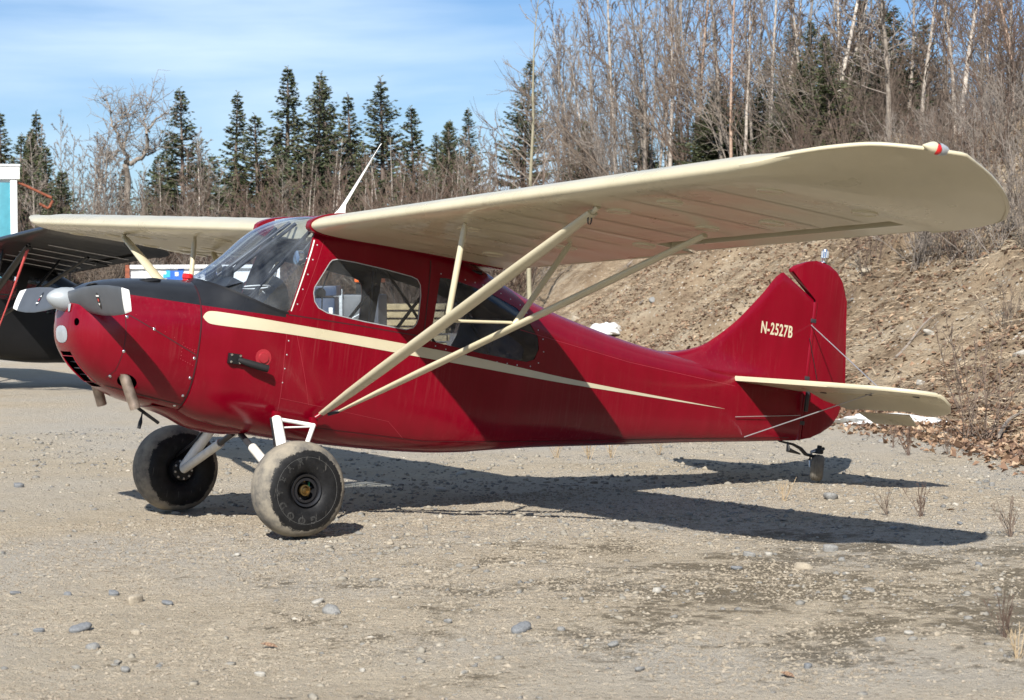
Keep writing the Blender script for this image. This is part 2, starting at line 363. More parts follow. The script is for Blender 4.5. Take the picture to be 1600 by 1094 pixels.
def banksoil():
    b = NB('banksoil'); o = b.obj(); f = b.noise(o, .9, 7, .65); g = b.noise(o, 7, 6, .7); h = b.noise(o, 40, 4, .7)
    c = b.ramp(f, [(.32, (.16, .112, .072)), (.5, (.30, .23, .155)), (.66, (.44, .365, .265))])
    c = b.mix(b.mapr(g, .5, .72, 0, .6), c, (.19, .125, .08, 1)); c = b.mix(b.mapr(h, .4, .7, 0, .4), c, (.16, .12, .08, 1))
    v = b.n('ShaderNodeTexVoronoi', {'Vector': o, 'Scale': 14.0}); cs = b.n('ShaderNodeSeparateColor', {0: v.outputs['Color']}).outputs
    k = b.math('MULTIPLY', b.math('GREATER_THAN', cs[1], .8), b.math('LESS_THAN', v.outputs['Distance'], .32)); c = b.mix(k, c, (.46, .42, .36, 1))
    b.set(Base_Color=c, Roughness=.95); b.b.inputs['Specular IOR Level'].default_value = .1; b.bump(b.math('ADD', g, b.math('MULTIPLY', h, .5)), .9, .08)
banksoil(); hm.materials.append(MATS['banksoil'])
tag(link(bpy.data.objects.new('hillside', hm)), 'steep eroded earth bank beside the parking ground', kind='structure')
# ---------------------------------------------------------------- the red aircraft (x aft of the spinner, -y port, z above the thrust line)
TH, H0 = .1508, 1.4849
cT, sT = cos(TH), sin(TH)
BASE_W = Vector((1.45, 0, 0)); _dz = -H0
A0 = Vector((BASE_W.x*cT-_dz*sT, 0, BASE_W.x*sT+_dz*cT))      # root position in aircraft coordinates
AC = empty('light_aircraft', BASE_W); AC.rotation_euler = (0, TH, 0)
tag(AC, 'crimson and cream high-wing taildragger aircraft on balloon tyres', 'aircraft')
def P1(o): o.parent = AC; o.location = -A0; return o         # make a first-level part
def P2(o, par): o.parent = par; return o                     # a sub-part shares its part's frame

XS = [.895, 1.0, 1.15, 1.35, 1.5, 1.66, 1.9, 2.3, 2.7, 3.0, 3.16, 3.58, 4.1, 4.58, 5.08, 5.6, 6.14]
zT = spline(XS, [.236, .30, .432, .633, .722, .775, .795, .775, .70, .61, .555, .438, .345, .283, .25, .225, .19])
zB = spline(XS, [-.615, -.65, -.672, -.69, -.70, -.705, -.705, -.70, -.68, -.645, -.617, -.555, -.49, -.43, -.365, -.305, -.24])
hW = spline(XS, [.368, .378, .39, .40, .404, .405, .405, .405, .402, .392, .38, .335, .272, .212, .15, .09, .03])
zC = spline(XS, [-.17, -.15, -.1, -.02, .0, .02, .02, .0, -.02, -.05, -.05, -.06, -.07, -.07, -.06, -.04, -.02])
nU = spline(XS, [2.3, 2.2, 2.2, 2.5, 3.2, 5.0, 7, 7, 6, 5, 4.4, 3.6, 3.2, 3, 2.8, 2.6, 2.5])
nL = spline(XS, [2.8, 3.0, 3.2, 3.2, 3.2, 3.3, 3.5, 3.9, 4.6, 5.5, 6, 5, 4.5, 4, 3.5, 3, 2.5])
CX = [.122, .128, .145, .185, .25, .38, .6, .893]
czT = spline(CX, [-.02, .0, .045, .082, .122, .165, .205, .235]); czB = spline(CX, [-.20, -.23, -.285, -.35, -.42, -.505, -.58, -.613])
chW = spline(CX, [.10, .14, .20, .255, .298, .332, .355, .367]); czC = spline(CX, [-.1, -.1, -.11, -.12, -.13, -.15, -.165, -.17])
def surf_y(x, z):
    if x < .894: zt, zb, hw, zc, nu, nl = czT(x), czB(x), chW(x), czC(x), 2.3, 2.6
    else: zt, zb, hw, zc, nu, nl = zT(x), zB(x), hW(x), zC(x), nU(x), nL(x)
    t, n = ((z-zc)/(zt-zc), nu) if z >= zc else ((zc-z)/(zc-zb), nl)
    t = min(max(t, 0), .999); return hw*(1-t**n)**(1/n)
def ring(x, N=72, cowl=False, ins=0.0):
    if cowl: zt, zb, hw, zc, nu, nl = czT(x), czB(x), chW(x), czC(x), 2.3, 2.6
    else: zt, zb, hw, zc, nu, nl = zT(x), zB(x), hW(x), zC(x), nU(x), nL(x)
    zt -= ins; zb += ins; hw = max(hw-ins, .004); r = []
    for k in range(N):
        a = 2*pi*(k+.5)/N; c, s = cos(a), sin(a); n = nu if s >= 0 else nl
        # equalise spacing on the squarish sections
        d = (abs(c)**n+abs(s)**n)**(-1/n); r.append((x, hw*c*d, zc+(zt-zc if s >= 0 else zc-zb)*s*d))
    return r
def loft(rings):
    n = len(rings[0]); V = [v for r in rings for v in r]; F = []
    for i in range(len(rings)-1):
        for k in range(n): F.append((i*n+k, i*n+(k+1) % n, (i+1)*n+(k+1) % n, (i+1)*n+k))
    F.append(tuple(range(n))); F.append(tuple(range((len(rings)-1)*n, len(rings)*n))); return V, F
def loft_mesh(xs, ins, cowl, mats):
    V, F = loft([ring(x, 72, cowl, ins) for x in xs]); me = bpy.data.meshes.new('loft'); me.from_pydata(V, [], F)
    bm = bmesh.new(); bm.from_mesh(me); bmesh.ops.recalc_face_normals(bm, faces=bm.faces); bm.to_mesh(me); bm.free()
    for m in mats: me.materials.append(MATS[m])
    return me
def solid(me, t, moff):
    o = bpy.data.objects.new('tmp', me); COL.objects.link(o); m = o.modifiers.new('s', 'SOLIDIFY'); m.thickness = t; m.offset = -1; m.material_offset = moff
    dg = bpy.context.evaluated_depsgraph_get(); dg.update(); r = bpy.data.meshes.new_from_object(o.evaluated_get(dg)); bpy.data.objects.remove(o); return r
fxs = list(np.arange(.8951, 1.75, .035))+list(np.arange(1.76, 3.3, .06))+list(np.arange(3.34, 6.1, .12))+[6.14]
def pxpoly(pts, y): return [side_px(u, v, y) for u, v in pts]
def side_px(u, v, y):
    d = _f+_r2*((u-800)/FPX)-_u2*((v-533.5)/FPX); t = (y-CAM[1])/d[1]; w = CAM+d*t; Xw, Zw = w[0], w[2]-H0
    return (Xw*cT-Zw*sT, Xw*sT+Zw*cT)
winA = pxpoly([(490.5, 458), (492, 449), (516, 411), (520, 407), (527, 405.6), (553, 410), (600, 421), (643, 432.5), (652, 437), (656.5, 446), (657, 463), (653, 498), (650, 506), (645, 512), (634, 514.7), (614, 511), (569, 502), (512, 489), (498, 481), (492, 471)], -.405)
winB = pxpoly([(687, 434), (675, 508), (672, 533), (748, 551.6), (806, 562.5), (827, 566), (840, 562), (848, 546), (847, 528), (832, 502), (813, 481), (771, 459.5), (748, 451), (718, 440.5), (696, 434.5)], -.395)
wsP = [(.915, .26), (1.0, .232), (1.14, .19), (1.28, .145), (1.40, .118), (1.452, .112), (1.468, .128), (1.585, .61), (1.61, .655), (1.655, .69), (1.655, .95), (.86, .95)]
fuse = solid(loft_mesh(fxs, 0, False, ['redblack', 'darkint']), .007, 1)
cuts = [prism(winA, -.6, .6), prism(winB, -.6, .6), prism(wsP, -.6, .6)]
fm = boolean(fuse, cuts, 'DIFFERENCE'); fm.polygons.foreach_set('use_smooth', [True]*len(fm.polygons)); fm.set_sharp_from_angle(angle=radians(38))
FUS = P1(link(bpy.data.objects.new('fuselage', fm)))
def pane(name, poly, k, y0, y1, mat):
    g = boolean(solid(loft_mesh(fxs, .0025, False, [mat]), .0025, 0), [prism(grow(poly, k), y0, y1)], 'INTERSECT')
    g.polygons.foreach_set('use_smooth', [True]*len(g.polygons)); g.set_sharp_from_angle(angle=radians(38)); return P1(link(bpy.data.objects.new(name, g)))
pane('windshield', wsP, .008, -.6, .6, 'wsglass')
for s in (-1, 1):
    pane('side_window', winA, .012, *sorted((s*.05, s*.6)), 'glass'); pane('side_window', winB, .012, *sorted((s*.05, s*.6)), 'smoke')
def ribbon(name, pts, w, mat, parent, off=.0022, s=-1, closed=False):
    "thin strip lying on the fuselage / cowl surface along (x,z) points"
    pts = [np.array(p, float) for p in pts]; q = []
    m = len(pts)
    for i in range(m if closed else m-1):
        a, b = pts[i], pts[(i+1) % m]; n = max(1, int(np.linalg.norm(b-a)/.02)); q += [a+(b-a)*k/n for k in range(n)]
    if not closed: q.append(pts[-1])
    V, F = [], []; N = len(q)
    for i, p in enumerate(q):
        a, b = q[(i-1) % N if closed else max(i-1, 0)], q[(i+1) % N if closed else min(i+1, N-1)]; t = (b-a)/(np.linalg.norm(b-a)+1e-9); nn = np.array([-t[1], t[0]])*w/2
        for e in (-1, 1):
            x, z = p+nn*e; V.append((x, s*(surf_y(x, z)+off), z))
    for i in range(N if closed else N-1): j = (i+1) % N; F.append((2*i, 2*i+1, 2*j+1, 2*j))
    return P2(mk(name, V, F, mat, None, True, 60), parent)
def patch(name, top, bot, mat, parent, s=-1, off=.0018, nv=4):
    V, F = [], []; n = len(top)
    for (xa, za), (xb, zb) in zip(top, bot):
        for k in range(nv+1):
            x, z = xa+(xb-xa)*k/nv, za+(zb-za)*k/nv; V.append((x, s*(surf_y(x, z)+off), z))
    for i in range(n-1):
        for k in range(nv): a = i*(nv+1)+k; F.append((a, a+1, a+nv+2, a+nv+1))
    return P2(mk(name, V, F, mat, None, True, 60), parent)
stT = spline([.9, .92, .95, 1.0, 1.466, 2.627, 3.84, 5.305], [.006, .034, .046, .049, .041, .015, -.044, -.0815]); stB = spline([.9, .92, .95, 1.0, 1.466, 2.627, 3.84, 5.305], [0, -.022, -.034, -.036, -.028, -.053, -.079, -.0825])
sx = np.concatenate([np.linspace(.9, 1.0, 9), np.arange(1.03, 5.3, .05), [5.305]])
for s in (-1, 1): patch('stripe', [(x, stT(x)) for x in sx], [(x, stB(x)) for x in sx], 'cream', FUS, s)
# seams and edge trim on the side the photograph shows, mirrored to the other
for s in (-1, 1):
    ribbon('window_trim', grow(winA, .002), .006, 'alum', FUS, .0015, s, True)
    ribbon('panel_seam', [(1.46, .095), (2.0, .095), (2.46, .088)], .007, 'seamdark', FUS, .0012, s)
    ribbon('panel_seam', [(2.462, .60), (2.472, .09)], .008, 'seamdark', FUS, .0012, s)
    ribbon('panel_seam', [(1.462, .03), (1.47, -.2), (1.495, -.5), (1.50, -.53)], .004, 'seamred', FUS, .0012, s)
    ribbon('panel_seam', [(1.52, .02), (1.70, -.46)], .003, 'seamred', FUS, .0012, s)
    ribbon('panel_seam', [(1.495, -.44), (1.78, -.46), (2.30, -.50), (2.45, -.60)], .003, 'seamred', FUS, .0012, s)
    ribbon('panel_seam', [(1.475, .12), (1.595, .60)], .008, 'whitedirty', FUS, .0012, s)
    ribbon('panel_seam', [(1.535, .13), (1.655, .60)], .003, 'seamred', FUS, .0012, s)
    ribbon('panel_seam', [(3.25, .24), (4.3, .145), (5.4, .10)], .004, 'seamred', FUS, .0012, s)
    ribbon('panel_seam', [(1.8, -.60), (2.6, -.60), (3.6, -.50), (5.0, -.34), (6.05, -.225)], .004, 'seamdark', FUS, .0012, s)
    ribbon('windshield_seal', [(.925, .245), (1.0, .224), (1.14, .182), (1.28, .137), (1.40, .11), (1.46, .104)], .014, 'black', FUS, .0018, s)
def dots(name, pts, r, mat, parent, s=-1, h=.45):
    "small domed fastener heads set on the surface, one mesh per call"
    bm = bmesh.new()
    for x, z in pts:
        e = .01; y = surf_y(x, z); nx = (surf_y(x+e, z)-surf_y(x-e, z))/(2*e); nzz = (surf_y(x, min(z+e, 9))-surf_y(x, z-e))/(2*e)
        n = Vector((-nx, s, -nzz)).normalized(); q = n.to_track_quat('Z', 'Y').to_matrix().to_4x4()
        bmesh.ops.create_uvsphere(bm, u_segments=8, v_segments=6, radius=r, matrix=Matrix.Translation((x, s*y, z)) @ q @ Matrix.Diagonal((1, 1, h, 1)))
    return P2(mkbm(name, bm, mat, None), parent)
for s in (-1, 1):
    rv = []
    gb = grow(winB, .045)
    for i in range(len(gb)):
        a, b = gb[i], gb[(i+1) % len(gb)]; L_ = sqrt((a[0]-b[0])**2+(a[1]-b[1])**2); n = max(1, round(L_/.085))
        rv += [(a[0]+(b[0]-a[0])*k/n, a[1]+(b[1]-a[1])*k/n) for k in range(n) if a[0]+(b[0]-a[0])*k/n > 2.53]
    rv += [(1.515+.124*k, .17+.5*k) for k in np.linspace(0, .8, 5)]+[(1.485, .02-.09*k) for k in range(5)]
    tag(dots('rivets', rv, .005, 'alum', FUS, s), kind='stuff')
# ---- cowling
cme = solid(loft_mesh(sorted(set([.122, .124, .128, .134, .142, .153, .168, .185, .205, .225]+list(np.arange(.25, .9, .035))+[.893])), 0, True, ['redblack', 'grille']), .004, 1)
def ycyl(c, r, d=(1, 0, 0), l=.2, n=20):
    bm = bmesh.new(); q = Vector(d).to_track_quat('Z', 'Y').to_matrix().to_4x4()
    bmesh.ops.create_cone(bm, cap_ends=True, segments=n, radius1=r, radius2=r, depth=l, matrix=Matrix.Translation(c) @ q); me = bpy.data.meshes.new('c'); bm.to_mesh(me); bm.free(); return me
def bxm(c, s, rot=None):
    bm = bmesh.new(); bmbox(bm, Vector(c), s, rot); me = bpy.data.meshes.new('c'); bm.to_mesh(me); bm.free(); return me
EYES = [(.235, .12, .098), (.235, -.12, .098)]; EYE2 = [(.155, .185, -.135), (.155, -.185, -.135)]
def EN(e):
    "outward normal of the cowl near a point on its upper front"
    g = lambda x, y, z: abs(y)-surf_y(x, z)
    h = .004; return Vector((g(e[0]+h, e[1], e[2])-g(e[0]-h, e[1], e[2]), g(e[0], e[1]+h, e[2])-g(e[0], e[1]-h, e[2]), g(e[0], e[1], e[2]+h)-g(e[0], e[1], e[2]-h))).normalized()
Rint = Matrix.Rotation(radians(-38), 3, 'Y')
ccut = [ycyl(e, .036, EN(e), .16) for e in EYES]+[ycyl(e, .024, (1, 0, 0), .3) for e in EYE2]+[bxm((.27, 0, -.425), (.30, .17, .10), Matrix.Rotation(radians(45), 3, 'Y'))]+[ycyl((.50, s*.275, -.49), .055, (.3, s*.5, -.8), .22) for s in (-1, 1)]
cm = boolean(cme, ccut, 'DIFFERENCE'); cm.polygons.foreach_set('use_smooth', [True]*len(cm.polygons)); cm.set_sharp_from_angle(angle=radians(38))
COWL = P1(link(bpy.data.objects.new('cowling', cm)))
for e in EYES:
    n = EN(e); q = n.to_track_quat('Z', 'Y').to_matrix()
    P2(tube('intake_rim', [Vector(e)+q @ Vector((.038*cos(a), .038*sin(a), .002)) for a in np.linspace(0, 2*pi, 25)], .0055, 'black', None, 6, 1, tuple(n)), COWL)
    P2(lathe('intake_tube', [(-.02, .012), (-.02, .022), (.004, .024), (.006, .018)], 'alum', None, 16, 'x', (e[0]+.03, e[1], e[2]-.03)), COWL)
box_ = P2(box('engine_block', (.52, 0, -.12), (.5, .42, .34), 'grille', None, None, .03), COWL)
# grey inspection plate on the chin
V, F = [], []; NP = 8
pl = rounded([(-.095, -.05), (.095, -.05), (.095, .055), (-.095, .055)], 2)
def nose_x(y, z):
    lo, hi = .1221, .6
    for _ in range(30):
        m = (lo+hi)/2
        zt_, zb_ = czT(m), czB(m)
        if z >= zt_ or z <= zb_ or surf_y(m, z) < abs(y): lo = m
        else: hi = m
    return hi
cen = (0, -.218)
vs = [(nose_x(0, cen[1])-.003, 0, cen[1])]+[(nose_x(a*k, cen[1]+b*k)-.003, a*k, cen[1]+b*k) for k in (.5, 1) for a, b in pl]; n = len(pl)
fs = [(0, 1+i, 1+(i+1) % n) for i in range(n)]+[(1+i, 1+n+i, 1+n+(i+1) % n, 1+(i+1) % n) for i in range(n)]
P2(mk('inspection_plate', vs, fs, 'alum', None, True), COWL)
for k in range(3):
    zc_ = -.375-.035*k; P2(box('grille_bar', (nose_x(0, zc_)+.035, 0, zc_), (.006, .165, .006), 'darkmetal', None, None, 0), COWL)
rim = []
for a, b in ((-.092, -.345), (.092, -.345), (.092, -.487), (-.092, -.487)): rim.append((a, b))
rr = [(rim[i][0]+(rim[(i+1) % 4][0]-rim[i][0])*k/8, rim[i][1]+(rim[(i+1) % 4][1]-rim[i][1])*k/8) for i in range(4) for k in range(8)]+[rim[0]]
P2(tube('grille_frame', [(nose_x(a, b)-.001, a, b) for a, b in rr], .0025, 'seamred', None, 6), COWL)
P2(tube('spinner_bracket', [(nose_x(-.09, -.05)-.004, -.09, -.03), (nose_x(-.10, -.075)-.006, -.10, -.075)], [.022, .012], 'alum', None, 8, .3), COWL)
for s in (-1, 1):
    ribbon('cowl_seam', [(.368, .075), (.385, 0), (.408, -.165), (.41, -.284), (.395, -.40), (.365, -.45)], .004, 'seamdark', COWL, .0012, s)
    ribbon('cowl_seam', [(.41, -.05), (.885, -.244)], .006, 'seamdark', COWL, .0012, s)
    ribbon('cowl_seam', [(.889, .20), (.889, 0), (.886, -.25), (.884, -.45), (.884, -.58)], .009, 'seamdark', COWL, .0012, s)
    ribbon('cowl_seam', [(.40, -.50), (.60, -.53), (.88, -.56)], .006, 'seamdark', COWL, .0012, s)
    for p in ((.402, -.035), (.406, -.066), (.583, -.118), (.87, -.262), (.868, -.388), (.862, -.503), (.413, -.279), (.383, -.44), (.85, -.57)): dots('screw', [p], .0105, 'chrome', COWL, s)
    tag(dots('rivets', [(.46+.065*k, -.045-.0265*k) for k in range(6)]+[(.78+.017*i, -.19-.022*j-.006*i) for i in range(6) for j in (0, 4)]+[(.78+.085*i, -.19-.022*j-.02*i) for i in (0, 1) for j in range(4)], .0028, 'seamred', COWL, s), kind='stuff')
    d = np.array([.10, s*.02, -.205]); a = np.array([.462, s*.252, -.415]); L1 = [a-.4*d*[1, 1, .2], a, a+d*.5, a+d]
    ex = P2(tube('exhaust_pipe', L1, [.033, .034, .034, .033], 'exhaust', None, 14), COWL)
    # blister on the black top of the cowl
P2(mk('cowl_blister', *loft([[(.52+.16*t, -.10-.03*t+.035*sqrt(max(0, 1-(2*t-1)**2))*cos(a)*1.0, .168+.035*t+.02*sqrt(max(0.0001, 1-(2*t-1)**2))*sin(a)) for a in np.linspace(0, 2*pi, 12, endpoint=False)] for t in np.linspace(.01, .99, 12)]), 'black', None, True, recalc=True), COWL)
# belly fairing, drain pipe, plug
P1(mk('belly_fairing', *loft([[(x, .16*cos(a), zB(max(x, .9))+.03+(-.075*(1-((x-1.1)/.42)**2))*max(0, -sin(a))) for a in np.linspace(0, 2*pi, 16, endpoint=False)] for x in np.linspace(.72, 1.5, 12)]), 'red', None, True, recalc=True))
P1(tube('drain_pipe', [(.60, -.16, -.60), (.78, -.15, -.69)], .011, 'black', None, 8))
P1(tube('heater_plug_cord', [(.66, -.16, -.62), (.655, -.165, -.66), (.65, -.17, -.70), (.645, -.17, -.74)], [.005, .005, .014, .012], 'black', None, 8))
# ---- propeller and spinner
SP = P1(lathe('spinner', [(0, .001), (.004, .015), (.02, .034), (.05, .056), (.085, .070), (.12, .0765), (.15, .078), (.152, .074)], 'spinner', None, 40))
P2(lathe('spinner_backplate', [(.149, .06), (.150, .0795), (.157, .0795), (.158, .06)], 'alum', None, 40), SP)
R_ = .954
def blade_ring(s, r, N=18):
    f = r/R_; ch = float(np.interp(f, [0, .08, .16, .3, .5, .7, .86, .97, 1], [.125, .13, .145, .172, .19, .186, .166, .135, .125])); th = float(np.interp(f, [0, .1, .2, .5, 1], [.07, .065, .04, .022, .010]))
    tw = radians(float(np.interp(f, [0, .2, .5, 1], [36, 32, 24, 15]))); q = []
    for k in range(N):
        a = 2*pi*k/N; u, w = ch/2*cos(a), th/2*sin(a)*(1 if sin(a) > 0 else .55)
        q.append((.152+u*sin(tw)*1+w*cos(tw)*-1, s*r, (u*cos(tw)+w*sin(tw))*s))
    return q
def bl_face(s, r, u, off):
    f = r/R_; tw = radians(float(np.interp(f, [0, .2, .5, 1], [36, 32, 24, 15]))); th = float(np.interp(f, [0, .1, .2, .5, 1], [.07, .065, .04, .022, .010]))
    ch = float(np.interp(f, [0, .08, .16, .3, .5, .7, .86, .97, 1], [.125, .13, .145, .172, .19, .186, .166, .135, .125]))
    w = th/2*sqrt(max(0, 1-(2*u/ch)**2))+off; z = u*cos(tw)+w*sin(tw)
    return (.152+u*sin(tw)-w*cos(tw), s*r, z*s)
for s in (-1, 1):
    rs = np.linspace(.05, .895*R_, 26); B = P1(mk('propeller_blade', *loft([blade_ring(s, r) for r in rs]), 'blade', None, True, 60, recalc=True))
    P2(mk('blade_tip', *loft([blade_ring(s, r) for r in np.linspace(.896*R_, R_, 5)]), 'white', None, True, 60, recalc=True), B)
    # maker's oval emblem: black oval, white bar, red figure
    def decal(nm, pts, m, off): P2(mk(nm, [bl_face(s, .50+a, b, off) for a, b in pts], [tuple(range(len(pts)))], m), B)
    decal('emblem', [(.022*cos(t)+.006*sin(t), .052*sin(t)) for t in np.linspace(0, 2*pi, 20, endpoint=False)], 'black', .0015)
    decal('emblem', [(-.022, -.036), (.022, -.036), (.022, -.026), (-.022, -.026)], 'white', .0028)
    decal('emblem', [(-.016, .012), (0, .030), (.016, .012), (0, .016)], 'white', .0028)
    decal('emblem', [(.011*cos(t), -.006+.011*sin(t)) for t in np.linspace(0, 2*pi, 12, endpoint=False)], 'redplastic', .0028)
# ---- wings
XW, ZW, DIH, CH, YR = 1.5357, .6717, sin(.0387), 1.52, .412
def af(f):
    yt = 5*.115*(.2969*sqrt(f)-.126*f-.3516*f*f+.2843*f**3-.1036*f**4); yc = (.04/.16*(2*.4*f-f*f)) if f < .4 else (.04/.36*(.2+.8*f-f*f)); return yc+yt, yc-yt
LEx = spline([0, 4.70, 4.75, 5.03, 5.17, 5.35, 5.47, 5.53], [XW, XW, 1.54, 1.62, 1.69, 1.83, 1.99, 2.14]); LEz = spline([0, 4.6, 4.75, 5.03, 5.17, 5.35, 5.53], [0, 0, .004, .048, .07, .09, .085])
TEx = spline([0, 4.45, 4.75, 4.95, 5.1, 5.25, 5.41, 5.53], [XW+CH, XW+CH, 3.06, 3.02, 2.91, 2.74, 2.46, 2.17]); TEz = spline([0, 4.5, 4.9, 5.1, 5.25, 5.41, 5.53], [-.06, -.06, -.045, -.02, .005, .05, .084])
AI, AO, AF = 2.47, 4.45, .80
def wsec(y, f0, f1, N=26, sag=0, defl=0.0):
    le, te, a, b = LEx(y), TEx(y), LEz(y), TEz(y); c = te-le; k = max(.02, 1-max(0, (y-4.6)/.93)**1.15); up, lo = [], []
    for i in range(N+1):
        f = f0+(f1-f0)*(1-cos(pi*i/N))/2; u, l = af(f); z0 = ZW+DIH*y+a+(b-a)*f
        kk = k*min(1, c/CH*1.0+.1)
        u, l = u*c*kk/max(c/CH, .3)**.3, l*c*kk/max(c/CH, .3)**.3
        if f > .12: u -= max(sag, 0)
        if f > .12: l += sag*.8 if sag >= 0 else .002
        dz = -(f-AF)*c*defl if f > AF else 0
        up.append((le+c*f, y, z0+u+dz)); lo.append((le+c*f, y, z0+l-(.002 if i in (0,) else 0)+dz))
    return up[::-1]+lo[1:] if f0 == 0 else up[::-1]+lo
def rib_tape(s, y, par):
    V, F = [], []; fs_ = np.linspace(.06, .78, 16)
    for f in fs_:
        for e in (-1, 1):
            for dz in (0,): V.append((XW+CH*f, s*(y+e*.022), ZW+DIH*y+e*.022*DIH-.06*f+af(f)[1]*CH-.0010))
    for i in range(len(fs_)-1): F.append((2*i, 2*i+1, 2*i+3, 2*i+2))
    return P2(mk('rib_tape', V, F, 'cream', None, True), par)
def wing(s):
    ys = sorted(set([round(v, 4) for v in np.arange(YR, 4.7, .0875)]+[AI-.002, AI, AO, AO+.002]+list(np.linspace(4.7, 5.53, 26))))
    rings = []
    for i, y in enumerate(ys):
        f1 = AF if AI <= y <= AO else 1.0
        ph = ((y-YR) % .35)/.35; sag = .003*sin(pi*ph)**.7 if y < 4.6 else 0
        rings.append([(x, s*yy, z) for x, yy, z in wsec(y, 0, f1, 26, sag)])
    o = P1(mk('wing', *loft(rings), 'cream', None, True, 42, recalc=True))
    al = P2(mk('aileron', *loft([[(x, s*yy, z) for x, yy, z in wsec(y, AF+.075, 1.0, 8, -.010, -.04)] for y in np.linspace(AI+.012, AO-.012, 12)]), 'cream', None, True, 42, recalc=True), o)
    def low(dx, y): f = dx/CH; return ZW+DIH*y-.06*f+af(f)[1]*CH
    for x, y in ((1.92, 3.23), (1.87, 3.75), (1.88, 4.53), (2.53, 4.5), (2.54, 3.77), (2.51, 3.26), (2.76, 2.35), (2.63, 1.72), (1.92, 1.72), (2.62, .9)):
        ic = lathe('inspection_cover', [(.006, .071), (-.003, .069), (-.0055, .064), (-.002, .060), (-.0035, .055), (-.003, .001)], 'cream', None, 24, 'z', (x, s*y, 0))
        for v in ic.data.vertices: v.co.z += low(v.co.x-XW, abs(v.co.y))
        P2(ic, o)
    # tip navigation lamp on the bow
    c = (2.03, 5.495, ZW+DIH*5.495+.092)
    P2(lathe('lamp_housing', [(-.075, .003), (-.055, .013), (-.03, .024), (-.012, .029), (-.002, .028)], 'cream', None, 20, 'x', (c[0]-.02, s*c[1], c[2])), o)
    bm = bmesh.new(); bmesh.ops.create_uvsphere(bm, u_segments=20, v_segments=12, radius=.0265, matrix=Matrix.Translation((c[0]-.016, s*(c[1]+.008), c[2]-.004)) @ Matrix.Diagonal((1.0, .95, 1, 1)))
    P2(mkbm('lamp_lens', bm, 'redplastic' if s < 0 else 'green', None), o)
    P2(lathe('lamp_tail', [(-.012, .0285), (.01, .029), (.04, .022), (.07, .004)], 'alum', None, 20, 'x', (c[0]+.006, s*c[1], c[2])), o)
    bow = [(LEx(y), s*y, ZW+DIH*y+LEz(y)) for y in np.linspace(4.9, 5.53, 18)]+[(TEx(y), s*y, ZW+DIH*y+TEz(y)) for y in np.linspace(5.53, 4.9, 18)]
    P2(tube('tip_bow', bow, [.001, .003, .006, .009]+[.011]*28+[.009, .006, .003, .001], 'cream', None, 8), o)
    # red fairing at the root, wrapped round the leading edge
    rr_ = []
    for y in (YR-.055, YR-.004): rr_.append([(x-(.012 if x < XW+.4 else 0), s*yy, z+(.008 if j < 26 else -.008)) for j, (x, yy, z) in enumerate(wsec(y, 0, .98, 26))])
    P2(mk('root_fairing', *loft(rr_), 'red', None, True, 42, recalc=True), o)
    return o, low
WP, LOW = wing(-1); WS, _ = wing(1)
for s_, o_ in ((-1, WP), (1, WS)):
    for y in np.arange(YR+.35, 4.6, .35): rib_tape(s_, y, o_)
    # shroud above the aileron slot, coloured near-black to stand in for slot shade
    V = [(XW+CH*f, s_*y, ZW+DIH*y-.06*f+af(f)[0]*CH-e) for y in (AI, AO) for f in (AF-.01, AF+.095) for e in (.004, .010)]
    P2(mk('slot_shade_shroud', V, [(0, 2, 6, 4), (1, 5, 7, 3), (0, 1, 3, 2), (4, 6, 7, 5), (2, 3, 7, 6), (0, 4, 5, 1)], 'grille', None, recalc=True), o_)
# fabric tape lines: rib stitching bumps under the wing
for s, o in ((-1, WP), (1, WS)):
    bm = bmesh.new()
    for y in np.arange(YR+.35, 4.6, .35):
        for dx in np.arange(.22, 1.15, .075): bmesh.ops.create_uvsphere(bm, u_segments=6, v_segments=4, radius=.005, matrix=Matrix.Translation((XW+dx, s*y, LOW(dx, y)+.0035)) @ Matrix.Diagonal((2.2, .8, .5, 1)))
    tag(P2(mkbm('rib_stitches', bm, 'cream', None), o), kind='stuff')
# cabin roof between the wing roots
P1(mk('cabin_roof', *loft([[(x, y, z) for x, _, z in wsec(abs(y), .075, .99, 26)] for y in np.linspace(-YR+.057, YR-.057, 5)]), 'cream', None, True, 42, recalc=True))
